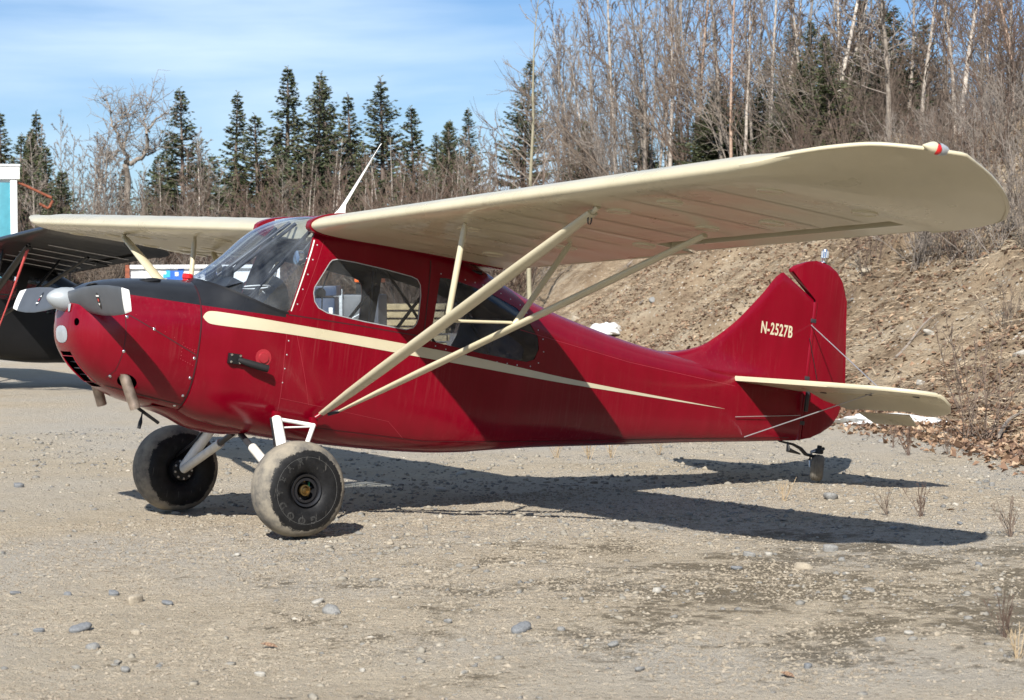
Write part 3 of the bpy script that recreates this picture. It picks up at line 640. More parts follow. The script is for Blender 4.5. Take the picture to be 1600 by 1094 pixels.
# ---- struts
YS = 3.2105
for s in (-1, 1):
    f1 = np.array([XW+.2326, s*YS, LOW(.2326, YS)-.03]); r1 = np.array([XW+1.003, s*YS, LOW(1.003, YS)-.03]); f0 = np.array([1.776, s*.425, -.505]); r0 = np.array([1.86, s*.50, -.475])
    fs_ = P1(tube('lift_strut', [f0+(f1-f0)*t for t in np.linspace(0, 1, 9)], [.024, .04]+[.046]*5+[.042, .034], 'cream', None, 16, .55, (0, 0, 1)))
    P2(tube('strut_fitting', [f1+(f1-f0)*-.004, f1+np.array([0, s*.045, .03])], [.014, .016], 'cream', None, 8), fs_)
    P2(tube('strut_fitting', [f1+np.array([.02*cos(a)*.6, s*(-.02), -.035+.03*sin(a)]) for a in np.linspace(0, 2*pi, 13)], .004, 'darkmetal', None, 6), fs_)
    P2(tube('strut_fitting', [f0+np.array([-.03, -s*.02, -.03]), f0], [.02, .016], 'red', None, 8), fs_)
    rs_ = P1(tube('lift_strut', [r0+(r1-r0)*t for t in np.linspace(0, 1, 9)], [.012, .028]+[.034]*5+[.032, .026], 'cream', None, 16, .55, (0, 0, 1)))
    P2(tube('strut_fitting', [r0, f0+(r0-f0)*.35+np.array([0, 0, -.01])], .012, 'darkmetal', None, 8), rs_)
    tj = .51; jf0 = f0+(f1-f0)*tj; jr0 = r0+(r1-r0)*tj
    jf1 = np.array([XW+.24, s*1.904, LOW(.24, 1.9)]); jr1 = np.array([XW+1.0, s*1.904, LOW(1.0, 1.9)])
    P1(tube('jury_strut', [jf0, jf0+(jf1-jf0)*.08, jf0+(jf1-jf0)*.92, jf1], [.012, .019, .019, .012], 'cream', None, 10))
    P1(tube('jury_strut', [jr0+np.array([0, 0, .02]), jr0+(jr1-jr0)*.08, jr0+(jr1-jr0)*.92, jr1], [.012, .018, .018, .012], 'cream', None, 10))
    P1(tube('jury_strut', [jf0+np.array([.02, 0, .0]), jr0+np.array([-.01, 0, .03])], .0095, 'cream', None, 8))
# ---- landing gear
for s in (-1, 1):
    ax = np.array([1.417, s*.80, -.985]); fa = np.array([1.47, s*.40, -.575]); ra = np.array([1.74, s*.40, -.585])
    G = P1(tube('landing_gear_leg', [fa, fa+(ax-fa)*.3, ax+(fa-ax)*.06, ax], [.034, .036, .036, .03], 'white', None, 14))
    P2(tube('gear_brace', [ra, ax+np.array([.02, 0, .03])], .016, 'white', None, 10), G)
    P2(tube('gear_brace', [fa+np.array([.02, 0, .0]), ra], .013, 'white', None, 10), G)
    P2(tube('gear_brace', [fa+np.array([.04, s*.02, -.05]), ra+np.array([-.02, 0, -.012])], .006, 'white', None, 8), G)
    P2(tube('shock_strut', [np.array([1.40, s*.06, -.70]), np.array([1.408, s*.30, -.80])], .020, 'darkmetal', None, 10), G)
    P2(tube('shock_strut', [np.array([1.408, s*.24, -.775]), ax+np.array([-.01, -s*.04, .0])], .030, 'whitedirty', None, 12), G)
    P2(tube('brake_hose', [fa+np.array([-.04, 0, 0]), fa+(ax-fa)*.5+np.array([-.05, 0, 0]), ax+np.array([-.05, s*.02, .08]), ax+np.array([.03, s*.02, .06])], .008, 'black', None, 8), G)
    P2(box('gear_fitting', tuple(fa+np.array([0, -s*.015, .02])), (.05, .035, .06), 'red', None), G); P2(box('gear_fitting', tuple(ra+np.array([0, -s*.012, .02])), (.05, .035, .06), 'red', None), G)
    # wheel: own frame centred on the axle so the dust pattern follows it
    WC = np.array([1.4166, s*.9165, -.9885]); RW = .2975
    wh = P1(lathe('wheel', [(-.105*1, .06), (-.105, .075), (-.085, .09), (.085, .09), (.105, .075), (.105, .06)], 'rimdark', None, 32, 'y'))
    wh.location = Vector(WC)-A0
    prof = [(.082, .088), (.092, .098), (.108, .115), (.120, .145), (.1255, .18), (.122, .215), (.110, .248), (.090, .274), (.062, .290), (.03, .2965), (0, .2975)]
    full = prof+[(-a, r) for a, r in prof[-2::-1]]
    ty = lathe('tyre', full, 'tyre', None, 72, 'y', ang=80); me = ty.data
    # the tyre sags a little where it meets the ground
    for v in me.vertices:
        zz = -v.co.x*sT+v.co.z*cT
        if zz < -.283: d = -.283-zz; v.co.x += -d*sT*-1*-1*.0; v.co.z += d*.75; v.co.y *= 1+d*2.2
    P2(ty, wh)
    P2(lathe('rim', [(s*.100, .088), (s*.112, .101), (s*.118, .099), (s*.112, .086), (s*.070, .078), (s*.045, .066), (s*.040, .03), (s*.05, .001)], 'rimdark', None, 36, 'y'), wh)
    P2(lathe('hub', [(s*.04, .036), (s*.098, .034), (s*.100, .026), (s*.088, .022), (s*.092, .012), (s*.094, .001)], 'brass', None, 24, 'y'), wh)
    for k in range(6): P2(lathe('wheel_bolt', [(s*.045, .007), (s*.062, .007), (s*.063, .001)], 'brass' if k % 2 else 'steel', None, 8, 'y', (.055*cos(k*pi/3+.4), 0, .055*sin(k*pi/3+.4))), wh)
    P2(box('rim_tag', (.035, s*.066, .042), (.012, .012, .03), 'green', None), wh)
    P2(lathe('brake_disc', [(-s*.09, .02), (-s*.09, .082), (-s*.10, .085), (-s*.125, .075), (-s*.13, .03), (-s*.13, .001)], 'black', None, 30, 'y'), wh)
    for k in range(9): P2(lathe('brake_bolt', [(-s*.12, .008), (-s*.134, .008), (-s*.135, .001)], 'steel', None, 8, 'y', (.062*cos(k*pi/4.5), 0, .062*sin(k*pi/4.5))), wh)
    # raised lettering, tops outward, reading clockwise
    for k, chh in enumerate('GOODYEAR'):
        cu = bpy.data.curves.new('letter', 'FONT'); cu.body = chh; cu.size = .060; cu.align_x = 'CENTER'; cu.align_y = 'CENTER'; cu.fill_mode = 'NONE'; cu.bevel_depth = .0009; cu.bevel_resolution = 0; cu.resolution_u = 3
        to = bpy.data.objects.new('letter', cu); COL.objects.link(to); dg = bpy.context.evaluated_depsgraph_get(); dg.update(); lm = bpy.data.meshes.new_from_object(to.evaluated_get(dg)); bpy.data.objects.remove(to)
        ca = radians(158+k*25.7); lm.materials.append(MATS['chalk'])
        for v in lm.vertices:
            a, r = ca+v.co.x/.183, .183+v.co.y      # clock angle from the top
            yy = float(np.interp(r, [q[1] for q in prof], [q[0] for q in prof]))
            v.co = (sin(a)*r*(-s), s*(yy+.0008+v.co.z), cos(a)*r)
        P2(link(bpy.data.objects.new('letter', lm)), wh)
    for r0_, mt in ((.205, 'chalk'), (.217, 'rubber')):
        yy = float(np.interp(r0_, [q[1] for q in prof], [q[0] for q in prof])); P2(tube('sidewall_ring', [(r0_*cos(a), s*(yy), r0_*sin(a)) for a in np.linspace(0, 2*pi, 73)], .0012, mt, None, 5, 1, (0, 1, 0)), wh)
# ---- tail
finx = [4.55, 4.85, 5.084, 5.365, 5.639, 5.80, 5.83, 6.165]; fint = spline(finx, [.26, .292, .357, .548, .832, 1.018, 1.03, .862])
rings = []
for x in sorted(set(list(np.linspace(4.56, 5.8, 34))+[5.815, 5.83, 5.9, 6.0, 6.1, 6.163])):
    zt_ = fint(x) if x < 5.83 else 1.03+(x-5.83)*(.862-1.03)/(6.165-5.83); z0 = .12; q = []
    us = np.linspace(0, 1, 22); row = []
    for u in us:
        z = z0+(zt_-z0)*u; te = min(1, (6.20-x)/.3); T = (.024+.085*exp(-max(0, z-.20)/.10)*min(1, max(0, hW(min(x, 6.1))-.02)/.12))*(1-u**8)**.5*(1-.25*(1-te)); row.append((x, T, z))
    rings.append(row+[(a, -b, c) for a, b, c in row[::-1]])
FIN = P1(mk('fin', *loft(rings), 'red', None, True, 40, recalc=True))
rud = [(6.185, .872), (5.892, 1.040), (5.880, 1.064), (5.922, 1.098), (6.05, 1.148), (6.13, 1.166), (6.20, 1.17), (6.28, 1.155), (6.36, 1.115), (6.43, 1.045), (6.47, .97), (6.487, .90), (6.52, .62), (6.553, .36), (6.568, .23), (6.566, .10), (6.54, 0), (6.48, -.09), (6.38, -.16), (6.27, -.205), (6.165, -.235)]
RUD = P1(plate('rudder', rud, lambda a, b, h: (a, h, b), .042, 'red', None))
P2(tube('hinge_tube', [(6.177, 0, .845), (6.155, 0, -.235)], .026, 'red', None, 10), RUD)
for z in (.70, .25, -.1): P2(box('hinge', (6.166, 0, z), (.05, .056, .03), 'darkmetal', None), RUD)
bc = P2(lathe('tail_light', [(1.165, .026), (1.19, .026), (1.195, .030), (1.205, .030), (1.208, .024), (1.25, .023), (1.268, .018), (1.276, .004)], 'chrome', None, 24, 'z', (6.225, 0, 0)), RUD)
for k in range(8): P2(box('lamp_cage_bar', (6.225+.025*cos(k*pi/4), .025*sin(k*pi/4), 1.232), (.005, .005, .05), 'alum', None, None, 0), RUD)
for s in (-1, 1):
    st = [(5.39, .02), (5.40, .10), (5.46, .35), (5.60, .9), (5.70, 1.22), (5.80, 1.40), (5.90, 1.49), (6.0, 1.53), (6.09, 1.535), (6.10, 1.48), (6.10, .02)]
    zst = lambda a, b: .158+.012*(b/1.5)
    ST = P1(plate('stabilizer', st, lambda a, b, h: (a, s*b, zst(a, b)+h), .036, 'cream', None))
    el = [(6.115, .12), (6.115, 1.535), (6.17, 1.53), (6.27, 1.49), (6.37, 1.40), (6.42, 1.28), (6.43, 1.16), (6.43, 1.03), (6.36, .99), (6.36, .42), (6.40, .36), (6.40, .28), (6.25, .13)]
    dr = lambda a, b, h: (a, s*b, zst(a, b)+h-(a-6.11)*.36)
    EL = P1(plate('elevator', el, dr, .034, 'cream', None))
    P2(plate('trim_tab', [(6.368, .43), (6.368, .98), (6.50, .93), (6.50, .48)], lambda a, b, h: (a, s*b, zst(a, b)+h-(a-6.11)*.52), .014, 'cream', None), EL)
    for y in (.3, .8, 1.3): P2(box('hinge', (6.108, s*y, zst(0, y)-.016), (.05, .03, .016), 'darkmetal', None), EL)
    P1(tube('bracing_wire', [(5.95, s*1.02, .15), (5.56, s*.085, -.27)], .0042, 'cable', None, 6)); P1(tube('bracing_wire', [(6.02, s*1.02, .18), (6.15, s*.02, .665)], .0042, 'cable', None, 6))
    P1(tube('control_cable', [(5.42, s*.125, -.13), (6.10, s*.07, -.045)], .003, 'cable', None, 6))
    P1(tube('control_cable', [(6.14, s*.03, .56), (6.30, s*.03, .16)], .003, 'black', None, 6))
    P1(box('elevator_horn', (6.15, s*.07, .09), (.03, .02, .2), 'darkmetal', None))
# tail wheel
TW = P1(tube('tail_spring', [(5.98, 0, -.262), (6.12, 0, -.272), (6.20, 0, -.295), (6.26, 0, -.335), (6.36, 0, -.345)], [.014, .02, .024, .024, .026], 'black', None, 10, .5))
wz = -.4655; twx = 6.352
tc_ = (twx-.06, 0, -H0*cT+ (twx-.06)*0)
def a_from_world(Xw, z): Zw = z-H0; return (Xw*cT-Zw*sT, Xw*sT+Zw*cT)
tx, tz = a_from_world(6.257, .102)
tw = P1(lathe('tail_wheel', [(-.04, .03), (-.04, .055), (.04, .055), (.04, .03)], 'alum', None, 20, 'y', (0, 0, 0))); tw.location = Vector((tx, 0, tz))-A0; tw.rotation_euler = (0, 0, radians(48))
P2(lathe('tyre', [(.032, .053), (.046, .062), (.05, .078), (.042, .093), (.03, .101), (.022, .103), (.020, .100), (.014, .100), (.012, .104), (.003, .105), (.001, .101), (-.001, .101), (-.003, .105), (-.012, .104), (-.014, .100), (-.020, .100), (-.022, .103), (-.03, .101), (-.042, .093), (-.05, .078), (-.046, .062), (-.032, .053)], 'tread', None, 40, 'y'), tw)
P2(tube('fork', [(.0, -.0, .14), (-.0, .06, .115), (-.0, .066, .05), (0, .056, 0)], [.02, .014, .013, .014], 'steel', None, 8), tw)
P2(lathe('swivel', [(.108, .02), (.112, .034), (.145, .034), (.15, .02), (.175, .018)], 'black', None, 16, 'z', (0, .0, 0)), tw)
P2(tube('steering_spring', [(.06, -.03, .155), (.15, -.03, .155)], .013, 'black', None, 8), tw)
P1(tube('steering_link', [(6.02, -.05, -.26), (6.03, -.055, -.32), (6.16, -.05, -.34)], [.006, .02, .006], 'black', None, 8))
# registration lettering on the fin
def text_mesh(body, size, ex=.0, off=0.0, sx=1.0):
    cu = bpy.data.curves.new('t', 'FONT'); cu.body = body; cu.size = size; cu.extrude = ex; cu.offset = off; cu.align_x = 'LEFT'; to = bpy.data.objects.new('t', cu); COL.objects.link(to)
    dg = bpy.context.evaluated_depsgraph_get(); dg.update(); m = bpy.data.meshes.new_from_object(to.evaluated_get(dg)); bpy.data.objects.remove(to); bpy.data.curves.remove(cu)
    for v in m.vertices: v.co.x *= sx
    return m
xcur = 5.652
for chh in 'N-2527B':
    m = text_mesh(chh, .127, .0008, .0026, .62); w = max(v.co.x for v in m.vertices)-min(v.co.x for v in m.vertices); x0 = min(v.co.x for v in m.vertices)
    m.materials.append(MATS['cream'])
    for v in m.vertices: v.co = (xcur+v.co.x-x0, -(.0255+v.co.z), .540+v.co.y-.02*(xcur-5.65)*0)
    P2(link(bpy.data.objects.new('registration_letter', m)), FIN); xcur += w+.0085
# ---- cabin fittings, antenna and caps
P1(plate('antenna', [(1.79, .775), (1.83, .80), (1.875, .845), (1.897, .895), (2.126, 1.345), (2.133, 1.345), (1.912, .892), (1.915, .84), (1.96, .80), (2.02, .775)], lambda a, b, h: (a, h-.12, b), .012, 'white', None))
fc = P1(lathe('fuel_cap', [(.22, .03), (.245, .03), (.25, .036), (.272, .036), (.28, .028), (.282, .001)], 'redplastic', None, 20, 'z', (.915, 0, 0)))
hy = surf_y(1.15, -.24)
ST_ = P1(box('step_bracket', (1.125, -hy-.012, -.232), (.085, .03, .065), 'black', None)); P2(tube('step_bar', [(1.15, -hy-.02, -.235), (1.21, -hy-.055, -.25), (1.335, -hy-.075, -.268)], [.018, .023, .024], 'rubber', None, 12), ST_)
for dx in (-.03, .03):
    for dz in (-.022, .022): P2(lathe('bolt', [(-.03, .008), (-.034, .008), (-.035, .001)], 'chrome', None, 8, 'y', (1.125+dx, -hy, -.232+dz)), ST_)
vy = surf_y(1.325, -.20)
vt = P1(lathe('fuel_drain_cap', [(0, .055), (-.003, .055), (-.004, .036), (-.012, .033), (-.014, .001)], 'drainred', None, 24, 'y', (1.325, -vy, -.20)))
P1(mk('instrument_panel', [(1.13, -.33, .02), (1.13, .33, .02), (1.16, .31, .26), (1.16, .12, .30), (1.16, -.12, .30), (1.16, -.31, .26), (1.06, -.3, .22), (1.06, .3, .22)], [(0, 1, 2, 3, 4, 5), (5, 4, 3, 2, 7, 6)], 'black'))
P1(lathe('panel_compass', [(.28, .02), (.30, .04), (.36, .04), (.37, .03), (.371, .001)], 'black', None, 16, 'z', (1.2, .02, 0)))
P1(box('panel_screen', (1.15, .17, .32), (.02, .12, .09), 'black', None))
P1(box('cabin_floor', (2.3, 0, -.55), (1.6, .62, .02), 'darkint', None))
for x in (2.05, 2.85):
    st_ = P1(box('seat', (x, 0, -.25), (.48, .5, .12), 'seat', None, None, .04)); P2(box('seat_back', (x+.27, 0, -.09 if x < 2.5 else .03), (.10, .48, .34 if x < 2.5 else .56), 'seat', None, Matrix.Rotation(radians(14), 3, 'Y'), .035), st_)
P1(box('luggage_bag', (3.22, 0, .06), (.30, .56, .30), 'seat', None, Matrix.Rotation(radians(25), 3, 'Y'), .09))
for s in (-1, 1):
    for nm, a, b, r in (('cabin_tube', (1.20, .33, .16), (1.63, .28, .70), .014), ('cabin_tube', (2.50, .36, -.4), (2.46, .36, .62), .014), ('cabin_tube', (2.50, .36, .60), (3.3, .30, -.2), .011), ('cabin_tube', (1.63, .33, .62), (2.9, .34, .58), .013), ('cabin_tube', (2.2, .375, .0), (2.5, .37, .45), .012)):
        P1(tube(nm, [(a[0], s*a[1], a[2]), (b[0], s*b[1], b[2])], r, 'black', None, 8))
P1(tube('cabin_tube', [(1.18, 0, .30), (1.63, 0, .72)], .013, 'darkmetal', None, 8)); P1(tube('cabin_tube', [(1.16, .25, .25), (1.62, .06, .73)], .012, 'darkmetal', None, 8))
P1(tube('control_stick', [(1.75, 0, -.5), (1.70, 0, -.15), (1.72, 0, .02)], .014, 'black', None, 8))
P1(tube('headset_cord', [(1.27+.10*cos(a), -.26+.07*sin(a), .245+.02*cos(a+.6)) for a in np.linspace(0, 2*pi, 24)], .0045, 'white', None, 6))
P1(tube('headset_cord', [(1.74, -.37, .46), (1.70, -.36, .30), (1.72, -.36, .12)], .004, 'black', None, 6)); P1(lathe('headset', [(-.385, .001), (-.38, .03), (-.36, .034), (-.34, .03), (-.335, .001)], 'black', None, 16, 'y', (1.70, .02, .27)))
ld = P1(lathe('dome_lamp', [(-.031, .001), (-.03, .03), (-.028, .046), (.0, .05), (.03, .03)], 'chrome', None, 20, 'x', (1.545, -.30, .475))); P2(tube('lamp_bracket', [(1.56, -.30, .52), (1.60, -.32, .60), (1.63, -.30, .66)], .01, 'black', None, 8), ld)
P1(lathe('roof_speaker', [(-.002, .001), (.0, .06), (.01, .085), (.02, .085)], 'darkint', None, 24, 'z', (1.72, .2, .62)))
# ---------------------------------------------------------------- the black aircraft parked behind
MAPB = {'red': 'blackskin', 'redblack': 'blackskin', 'cream': 'blackwing', 'white': 'darkmetal', 'whitedirty': 'darkmetal', 'seamred': 'black', 'seamdark': 'black', 'seat': 'redcloth', 'alum': 'black'}
SKIP = ('stripe', 'registration_letter', 'letter', 'sidewall_ring', 'emblem', 'inspection_cover', 'rivets', 'rib_stitches', 'window_trim', 'rim_tag', 'panel_seam', 'cowl_seam', 'fuel_drain_cap', 'step_bracket', 'antenna', 'headset', 'headset_cord', 'wheel_bolt', 'brake_bolt', 'screw', 'bolt', 'inspection_plate')
BZ, BSC = -.10, 1.10
pB = at(38, 29.3)-Vector((cos(BZ)*(1.77*cT+.7*sT-BASE_W.x)+sin(BZ)*3.2, sin(BZ)*(1.77*cT+.7*sT-BASE_W.x)-cos(BZ)*3.2, 0))*BSC
BA = empty('light_aircraft', (pB.x, pB.y, 0)); BA.rotation_mode = 'XYZ'; BA.rotation_euler = (0, TH+.03, BZ); BA.scale = (BSC,)*3
tag(BA, 'all-black high-wing aircraft parked behind the crimson one', 'aircraft')
cache = {}
def bmesh_of(o):
    if o.data.name not in cache:
        m = o.data.copy()
        for i, mt in enumerate(m.materials):
            if mt and mt.name in MAPB: m.materials[i] = MATS[MAPB[mt.name]]
        cache[o.data.name] = m
    return cache[o.data.name]
base = lambda n: n.split('.')[0]
for ch in list(AC.children):
    if base(ch.name) in SKIP: continue
    c = ch.copy(); c.data = bmesh_of(ch); COL.objects.link(c); c.parent = BA
    for g in list(ch.children):
        if base(g.name) in SKIP: continue
        d = g.copy(); d.data = bmesh_of(g); COL.objects.link(d); d.parent = c
def PB(o): o.parent = BA; o.location = -A0; return o
PB(box('cabin_cover', (2.35, 0, .16), (1.1, .62, .50), 'redcloth', None, None, .06))
for y in (.9, 1.6, 2.3, 3.0, 3.7):
    PB(tube('wing_cable', [(XW+.35, -y, LOW(.35, y)-.02), (XW+1.3, -y-.25, LOW(1.3, y)-.03)], .006, 'steel', None, 6))
PB(lathe('wing_cover', [(0, .40), (.06, .36), (.12, .22), (.15, .02)], 'blackwing', None, 20, 'z', (2.3, -1.3, .80)))
bpy.context.view_layer.update()
def bworld(x, y, z): return BA.matrix_world @ (Vector((x, y, z))-A0)
a_ = bworld(XW+.25, -3.15, LOW(.25, 3.15)-.05); b_ = bworld(XW+.1, -1.9, 0); b_ = Vector((b_.x-.2, b_.y, .0))
tag(tube('tie_down_rope', [a_+(b_-a_)*t+Vector((0, 0, -.05*sin(pi*t))) for t in np.linspace(0, 1, 10)], [.02, .018, .014]+[.010]*7, 'rope', None, 8), 'red tie-down rope hanging from the black wing strut', 'rope')

# ---------------------------------------------------------------- yard objects
RZ = -YAW
face = lambda u: -(YAW+math.atan((u-800)/FPX))
def wpx(D): return D/FPX
D = 60; CT = empty('shipping_container', at(318, D), face(318)); tag(CT, 'white container with blue pixel logo and large letters', 'container')
k = wpx(D); w = 236*k; h = zpx(412, D)-.1
box('container_body', (0, 1.2, .1+h/2), (w-.16, 2.3, h-.16), 'contwhite', CT, None, .01)
for sx_ in (-1, 1):
    box('corner_post', (sx_*(w/2-.06), .0, .1+h/2), (.12, .14, h), 'rust' if sx_ < 0 else 'contwhite', CT)
for zz in (.1+.06, .1+h-.05): box('frame_rail', (0, .0, zz), (w-.26, .12, .1), 'contwhite', CT)
for i in range(22): box('corrugation', (-w/2+.45+i*(w-.9)/21, .045, .1+h/2), (.11, .03, h-.24), 'contwhite', CT, None, .012) if i in (0, 1, 2, 3) else None
cx0 = lambda u: (u-318)*k
def cz(v): return zpx(v, D)
for u0, u1, v0, v1, m in ((268, 288, 421, 440, 'logoblue'), (280, 289, 414, 421, 'logoblue'), (262, 268, 420, 431, 'logocyan'), (257, 262, 426, 432, 'logocyan'), (263, 268, 432, 436, 'logoblue'), (289, 297, 428, 440, 'logoblue'), (268, 273, 414, 418, 'logoblue')):
    box('logo_square', ((cx0(u0)+cx0(u1))/2, .030, (cz(v0)+cz(v1))/2), (cx0(u1)-cx0(u0), .03, cz(v0)-cz(v1)), m, CT, None, 0)
box('logo_square', (cx0(278), .012, cz(426)), (5*k, .03, 6*k), 'contwhite', CT, None, 0)
def letter(u0, u1, v0, v1, strokes):
    bm = bmesh.new(); W_, H_ = (u1-u0)*k, (v1-v0)*k; ox, oz = cx0(u0), cz(v1)
    for x0, z0, x1, z1, t in strokes:
        a = Vector((ox+x0*W_, .03, oz+z0*H_)); b = Vector((ox+x1*W_, .03, oz+z1*H_)); d = b-a
        bmbox(bm, (a+b)/2, (d.length, .03, t*W_), Matrix.Rotation(-atan2(d.z, d.x), 3, 'Y'))
    return mkbm('sign_letter', bm, 'navy', CT, False)
letter(310, 325, 414, 431, [(.1, 0, .5, 1, .08), (.5, 1, .88, 0, .2), (.25, .36, .72, .36, .07), (-.05, .02, .27, .02, .07), (.68, .02, 1.05, .02, .07)])
letter(328, 344, 414, 431, [(.15, 0, .15, 1, .08), (.15, 1, .85, 0, .2), (.85, 0, .85, 1, .08), (-.02, .98, .2, .98, .07), (0, .02, .3, .02, .07), (.7, .98, 1, .98, .07)])
D = 63; SH = empty('site_shed', at(-120, D), face(0)); tag(SH, 'white shed with teal panel at the yard edge', 'shed'); k = wpx(D)
sx0 = lambda u: (u+120)*k
ht = zpx(262, D)
box('wall', (0, 1.5, ht/2-.1), (sx0(20)*2-.1, 2.9, ht-.25), 'contwhite', SH)
box('fascia', (0, .0, ht-.19), (sx0(24)*2, .22, .36), 'contwhite', SH); box('roof', (0, 1.5, ht+.03), (sx0(25)*2, 3.3, .06), 'contwhite', SH)
for sg in (-1, 1): box('corner_trim', (sg*sx0(15), -.02, ht/2-.2), (.19, .14, ht-.42), 'contwhite', SH)
for i in range(9): box('wall_panel', (-sx0(7)+.17+i*(2*sx0(7)-.34)/8, .0, ht/2-.22), ((2*sx0(7)-.34)/8-.02, .06, ht-.50), 'teal', SH, None, .012)
pz = [Vector(((u+120)*k, .05, zpx(v, D))) for u, v in ((18, 284), (50, 299), (71, 309), (73, 313), (68, 323), (65, 325), (53, 318))]
tube('rusty_bracket', pz, .04, 'rust', SH, 8)
D = 27; k = wpx(D); ux = lambda u, c: (u-c)*k
BT = empty('storage_tank', at(507, D), RZ); tag(BT, 'dark blue storage bin seen through the cabin window', 'bin')
box('bin_body', (0, .4, .72), (.26, .7, 1.36), 'bluepaint', BT, None, .02); box('bin_lid', (0, .4, 1.48), (.32, .8, .13), 'bluepaint', BT, None, .02); box('bin_label', (.08, .045, 1.22), (.05, .01, .09), 'white', BT)
box('bin_foot', (0, .4, .02), (.22, .6, .04), 'black', BT)
TR = empty('work_trailer', at(556, 28.5), RZ); tag(TR, 'grey utility trailer with orange strip behind the cabin window', 'trailer')
box('trailer_body', (0, 1.0, .98), (.62, 1.9, .88), 'greyplate', TR, None, .02)
box('side_panel', (.03, .02, 1.05), (.40, .03, .62), 'greyplate', TR); box('frame_post', (-.20, .01, .95), (.045, .05, 1.1), 'alum', TR); box('cab_roof', (.14, .9, 1.62), (.34, 1.4, .06), 'orange', TR, None, .02); box('cab_window', (.14, .5, 1.51), (.30, .5, .15), 'black', TR)
box('reflector', (.20, -.01, 1.36), (.08, .02, .09), 'orange', TR); tube('tow_bar', [(-.05, -.08, 1.10), (.22, -.08, 1.24)], .014, 'alum', TR); box('electrical_box', (-.30, -.02, 1.16), (.10, .08, .10), 'white', TR)
for y in (.5, 1.4):
    for x in (-.26, .26): lathe('wheel', [(-.05, .001), (-.06, .1), (-.07, .2), (-.05, .27), (.05, .27), (.07, .2), (.06, .1), (.05, .001)], 'rubber', TR, 24, 'x', (x, y, .27))
tube('axle', [(-.25, .5, .27), (.25, .5, .27)], .03, 'darkmetal', TR); tube('axle', [(-.25, 1.4, .27), (.25, 1.4, .27)], .03, 'darkmetal', TR); box('chassis', (0, .95, .48), (.5, 1.7, .1), 'darkmetal', TR)
LS = empty('lumber_stack', at(630, 36), RZ); tag(LS, 'stack of tan planks seen through the cabin window', 'lumber')
for i in range(9):
    for j in range(3): box('plank', (random.uniform(-.05, .05), .2+j*.22, .09+i*.136), (1.5, .2, .10), 'lumber', LS, None, .006)
    if i < 8: box('spacer', (-.5, .42, .157+i*.136), (.06, .62, .034), 'lumber', LS, None, 0); box('spacer', (.5, .42, .157+i*.136), (.06, .62, .034), 'lumber', LS, None, 0)
for sx_ in (-.5, .5): box('bearer', (sx_, .42, .018), (.1, .66, .04), 'lumber', LS, None, 0)

# ---------------------------------------------------------------- vegetation generators
def poly(p0, d, L_, n, wob, up, rng):
    p = np.array(p0, float); d = np.array(d, float); d /= np.linalg.norm(d); pts = [p.copy()]; st = L_/(n-1)
    for i in range(n-1):
        d = d+rng.normal(0, wob, 3)+np.array([0, 0, up]); d /= np.linalg.norm(d); p = p+d*st; pts.append(p.copy())
    return np.array(pts)
def gen_bare(seed, H, r0, cs, spread, nb, elev, minr, wob=.03, sub=6, tw=4, lean=(0, 0)):
    rng = np.random.default_rng(seed); tr = poly((0, 0, -.3), (lean[0], lean[1], 1), H+.3, 12, wob, .04, rng); rt = np.maximum(r0*(1-np.linspace(0, 1, 12))**.75, minr)
    lines = []
    for i in range(nb):
        t = cs+(1-cs)*((i+rng.random())/nb)*.98; j = t*11; a = int(j); p = tr[a]*(1-(j-a))+tr[min(a+1, 11)]*(j-a); az = rng.random()*2*pi
        L1 = spread*H*(max(1-t, .03))**.55*rng.uniform(.6, 1.15)+.2; e = elev+rng.normal(0, .14); d = (cos(az)*cos(e), sin(az)*cos(e), sin(e))
        b = poly(p, d, L1, 7, .10, .04, rng); rb = max(r0*(1-t)**.75*.42, minr*1.5); lines.append((b, np.linspace(rb, minr, 7)))
        for q in range(sub):
            f = rng.uniform(.2, .98)*6; c = int(f); p2 = b[c]*(1-(f-c))+b[min(c+1, 6)]*(f-c); dd = (b[min(c+1, 6)]-b[max(c-1, 0)]); dd /= np.linalg.norm(dd)+1e-9
            L2 = L1*rng.uniform(.18, .42)*(1.2-f/7); b2 = poly(p2, dd+rng.normal(0, .55, 3), L2, 5, .14, .06, rng); lines.append((b2, np.linspace(max(rb*.45, minr*1.15), minr, 5)))
            for w_ in range(tw):
                g = rng.integers(1, 5); d3 = b2[g]-b2[g-1]; d3 /= np.linalg.norm(d3)+1e-9; lines.append((poly(b2[g], d3+rng.normal(0, .6, 3), L2*rng.uniform(.25, .6), 4, .15, .05, rng), np.linspace(minr, minr*.6, 4)))
    return (tr, rt), lines
